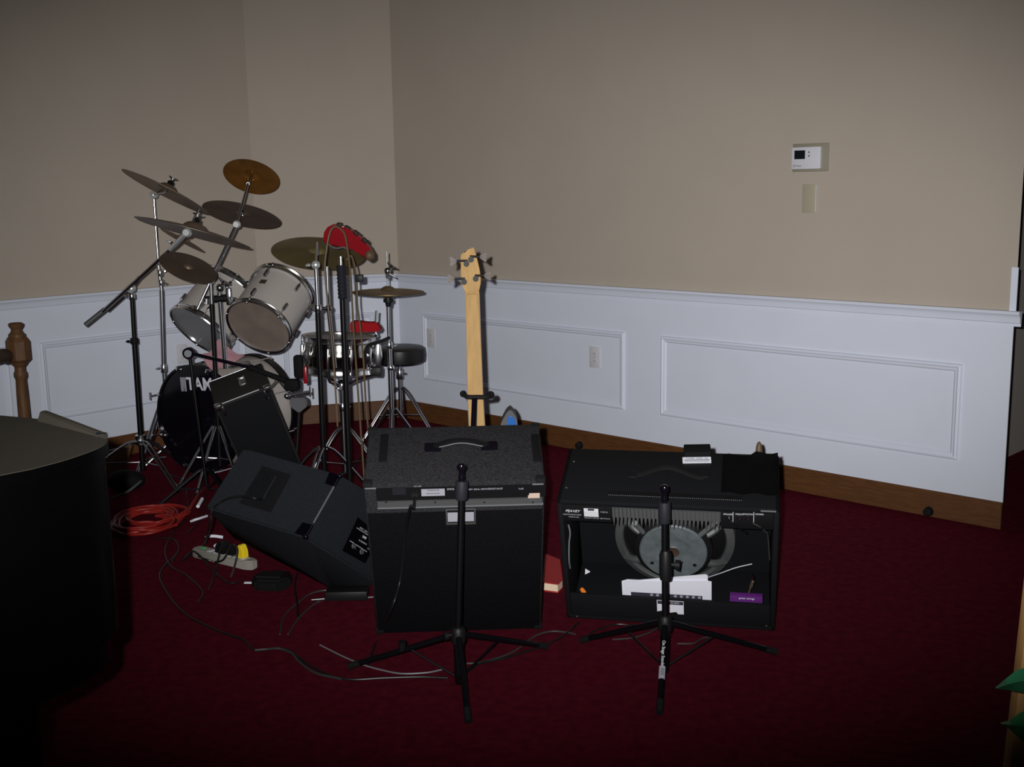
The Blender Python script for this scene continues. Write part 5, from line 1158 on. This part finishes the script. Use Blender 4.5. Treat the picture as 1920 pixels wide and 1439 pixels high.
bm = NB(); pj = plug1; tube(bm, [pj, pj+V3(0, -.05, -.02), at(770, 950, 3.16), at(762, 985, 3.27), at(757, 1030, 3.34), at(750, 1090, 3.38), at(735, 1140, 3.34), gp(715, 1182, .01), gp(700, 1220), gp(690, 1250)], .0042, 10, 6); mk('power_cord', bm, 'cable', A1)
bm = NB(); tube(bm, [mon_jack, at(478, 935, 3.75), at(455, 931, 3.78), at(430, 934, 3.80), at(410, 944, 3.82), at(398, 957, 3.78), at(392, 990, 3.82), gp(380, 1025, .02), gp(358, 1036, .008), gp(345, 1050, .006)], .0045, 10, 6); tag(mk('speaker_cable', bm, 'cable'), 'black cable arching from the handle cup of the wedge speaker', 'cable')
fcable([(640, 1098, .012), (655, 1086, .02), (675, 1070, .04), (694, 1058, .06)], .0036, 'cable', 'black cable rising along the foot of the wedge speaker to its jack plate')
fcable([(345, 905), (350, 925), (352, 950), (345, 975), (325, 1000), (310, 1030), (318, 1060), (350, 1080), (380, 1110), (372, 1130)], .0034, 'cable', 'black cable running from the bass drum past the red coil')
fcable([(300, 880), (330, 895), (360, 900), (385, 885), (392, 870)], .0034, 'cable', 'black cable on the carpet under the bass drum')
fcable([(340, 850, .02), (355, 880), (375, 905), (385, 940), (375, 975), (350, 1000)], .0032, 'cable', 'black cable between the bass drum and the wedge speaker')
fcable([(290, 1010), (325, 1012), (335, 1030), (322, 1055)], .0032, 'cable', 'short black cable right below the red coil')

# ================================================================== piano at the left edge
zl = 1.0
rim = [gp(-420, 860, zl), gp(-420, 781, zl), gp(0, 780, zl), gp(75, 787, zl), gp(140, 798, zl), gp(180, 808, zl), gp(198, 818, zl), gp(203, 827, zl), gp(196, 836, zl), gp(170, 848, zl), gp(120, 865, zl), gp(60, 881, zl), gp(0, 893, zl), gp(-200, 925, zl)]
rim = [V3(p.x, p.y, 0) for p in rim]
PN = thing('grand_piano', 'black grand piano at the left edge of the picture, its lid closed', 'piano', V3(-1.2, 2.1, 0))
sm = [Vector((p.x, p.y)) for p in smooth_path(rim[2:12], 4)]
allp = [Vector((rim[0].x-.1, rim[0].y)), Vector((rim[1].x, rim[1].y))]+sm+[Vector((rim[12].x, rim[12].y)), Vector((rim[13].x, rim[13].y))]
def scaled(P, k_, cxy=Vector((-1.3, 2.1))): return [cxy+(p-cxy)*k_ for p in P]
bm = NB(); prism(bm, [(p.x, p.y) for p in allp], .022, base=zl-.022); mk('lid', bm, 'pianob', PN)
bm = NB(); prism(bm, [(p.x, p.y) for p in scaled(allp, .998)], .0012, base=zl-.0002); mk('lid_cover', bm, 'pianotop', PN, label='grey brown top of the lid')  # thin grey brown sheet, lighter than the black lid under it
bm = NB(); prism(bm, [(p.x, p.y) for p in scaled(allp, .985)], .335, base=zl-.022-.335); mk('case', bm, 'pianob', PN)
bm = NB(); prism(bm, [(p.x, p.y) for p in scaled(allp, .95)], .06, base=zl-.022-.395); mk('soundboard_frame', bm, 'pianob', PN)
for x, y in ((-1.15, 2.15), (-.90, 1.86)):
    bm = NB(); lathe(bm, [(0, 0), (.03, 0), (.034, .03), (.028, .08), (.045, .14), (.05, .4), (.062, .56), (.062, .59), (0, .59)], Matrix.Translation((x, y, .0)), 24); lg = mk('leg', bm, 'pianob', PN)
q = at(190, 818, gp(190, 818, zl).y); bm = NB(); cyl(bm, q+V3(-.008, 0, .002), q+V3(.012, -.002, .002), .0055, n=12); cyl(bm, q+V3(-.002, -.016, -.002), q+V3(.004, -.014, -.002), .004, n=10); mk('lid_hinge', bm, 'chrome', PN)
bm = NB(); q = gp(12, 917, zl-.03); box(bm, V3(q.x-.02, q.y+.004, zl-.045), (.07, .012, .010), bev=.003); mk('brass_strip', bm, 'brassg', PN, label='small brass strip under the lid')
# folder standing against the lid edge
Yf = gp(140, 798, zl).y+.01
t = thing('music_folder', 'dark flat music folder propped along the far edge of the piano lid', 'folder', V3(at(130, 800, Yf).x, Yf, zl))
P = [gp(70, 790, zl+.001), gp(198, 823, zl+.001), at(198, 816, gp(198, 823, zl).y+.01), at(82, 772, gp(70, 790, zl).y+.01), at(75, 773, gp(70, 790, zl).y+.01)]
bm = NB(); A = [bm.verts.new(p) for p in P]; B = [bm.verts.new(p+V3(.0, .012, 0)) for p in P]; bm.faces.new(A); bm.faces.new(B[::-1])
for i in range(5): bm.faces.new((A[i], B[i], B[(i+1) % 5], A[(i+1) % 5]))
mk('cover', bm, 'pianotop', t, shade=False)
# newel post with rail behind the piano
Yn = 5.2; c_ = at(37, 690, Yn); bs = V3(at(37, 690, Yn).x, Yn, 0)
t = thing('newel_post', 'turned oak newel post with an octagonal block, behind the piano at far left', 'post', bs)
zp = lambda y: at(37, y, Yn).z
s_ = px2m(1, Yn)
def ring8(r0): return r0
Mn = Matrix.Translation(bs)
bm = NB(); lathe(bm, [(0, 0), (12*s_, 0), (12*s_, .1), (11*s_, zp(785)), (10.5*s_, zp(740)), (9.5*s_, zp(712)), (12*s_, zp(706)), (12*s_, zp(700)), (9.5*s_, zp(695)), (9.5*s_, zp(688)), (14*s_, zp(683)), (15*s_, zp(679)), (0, zp(679))], Mn, 24); mk('shaft', bm, 'newel', t)
bm = NB(); lathe(bm, [(0, zp(680)), (16*s_, zp(680)), (22*s_, zp(674)), (22*s_, zp(640)), (17*s_, zp(632)), (0, zp(632))], Mn @ Matrix.Rotation(R(10), 4, 'Z'), 8); mk('octagonal_block', bm, 'newel', t, shade=False)
bm = NB(); lathe(bm, [(0, zp(633)), (15*s_, zp(633)), (15*s_, zp(627)), (11*s_, zp(623)), (9*s_, zp(618)), (13*s_, zp(612)), (14*s_, zp(608)), (11*s_, zp(605.5)), (0, zp(604.5))], Mn, 24); mk('finial', bm, 'newel', t)
bm = NB(); a_ = at(10, 668, Yn-.1); b_ = at(-160, 690, Yn-.6)
hr = thing('handrail', 'end of a dark wooden handrail at the left border beside the newel post', 'handrail', a_)
bm = NB(); tube(bm, [at(14, 672, Yn-.02), at(4, 668, Yn-.1), at(-60, 680, Yn-.4), b_], .034, 12, 5, rs=(.030, .044)); mk('rail', bm, 'rosew', hr)
bm = NB(); cyl(bm, at(14, 675, Yn-.02), at(24, 672, Yn), .012, n=10); mk('rail_bolt', bm, 'newel', hr)
# wooden post with garland leaves, near right border
Yr = 1.75; P0 = at(1902, 1439, Yr); P1 = at(1930, 1190, Yr+.03)
fl0 = P0+(P0-P1)*((P0.z-.0)/(P1.z-P0.z)); 
t = thing('wooden_rail_post', 'slanting wooden post at the right border, wound with green leaves', 'post', V3(fl0.x, fl0.y, 0))
bm = NB(); Mq = FM(P1, (1, 0, 0), (P1-fl0)); Lq = (P1-fl0).length; box2(bm, (-.014, -.014, -Lq+.004), (.014, .014, .40), Mq, bev=.003); mk('post', bm, 'postw', t)
def leaf(pts_l, pts_r, Y, mt, label, lift=.0):
    """pointed leaf: left and right outlines from tip to base"""
    bm = NB(); n = len(pts_l); A = [bm.verts.new(at(x, y, Y-.01+.012*i)) for i, (x, y) in enumerate(pts_l)]
    Cn = []; 
    for i in range(n):
        (x0, y0), (x1, y1) = pts_l[i], pts_r[i]; Cn.append(bm.verts.new(at((x0+x1)/2, (y0+y1)/2, Y-.02+.012*i)))
    B = [bm.verts.new(at(x, y, Y+.012*i)) for i, (x, y) in enumerate(pts_r)]
    for i in range(n-1):
        bm.faces.new((A[i], A[i+1], Cn[i+1], Cn[i])); bm.faces.new((Cn[i], Cn[i+1], B[i+1], B[i]))
    bmesh.ops.remove_doubles(bm, verts=bm.verts, dist=.0005); bmesh.ops.solidify(bm, geom=bm.faces[:], thickness=.0012)
    return tag(mk('garland_leaf', bm, mt), label, 'leaf', 'artificial leaves on the rail post')
leaf([(1867, 1291), (1885, 1275), (1905, 1258), (1935, 1248), (1960, 1250)], [(1867, 1291), (1890, 1293), (1915, 1298), (1940, 1302), (1960, 1300)], 1.62, 'green', 'upper glossy green leaf reaching in from the right border')
leaf([(1876, 1357), (1893, 1352), (1910, 1338), (1935, 1328), (1960, 1335)], [(1876, 1357), (1892, 1366), (1908, 1382), (1928, 1400), (1960, 1410)], 1.60, 'greend', 'lower dark green leaf at the right border')
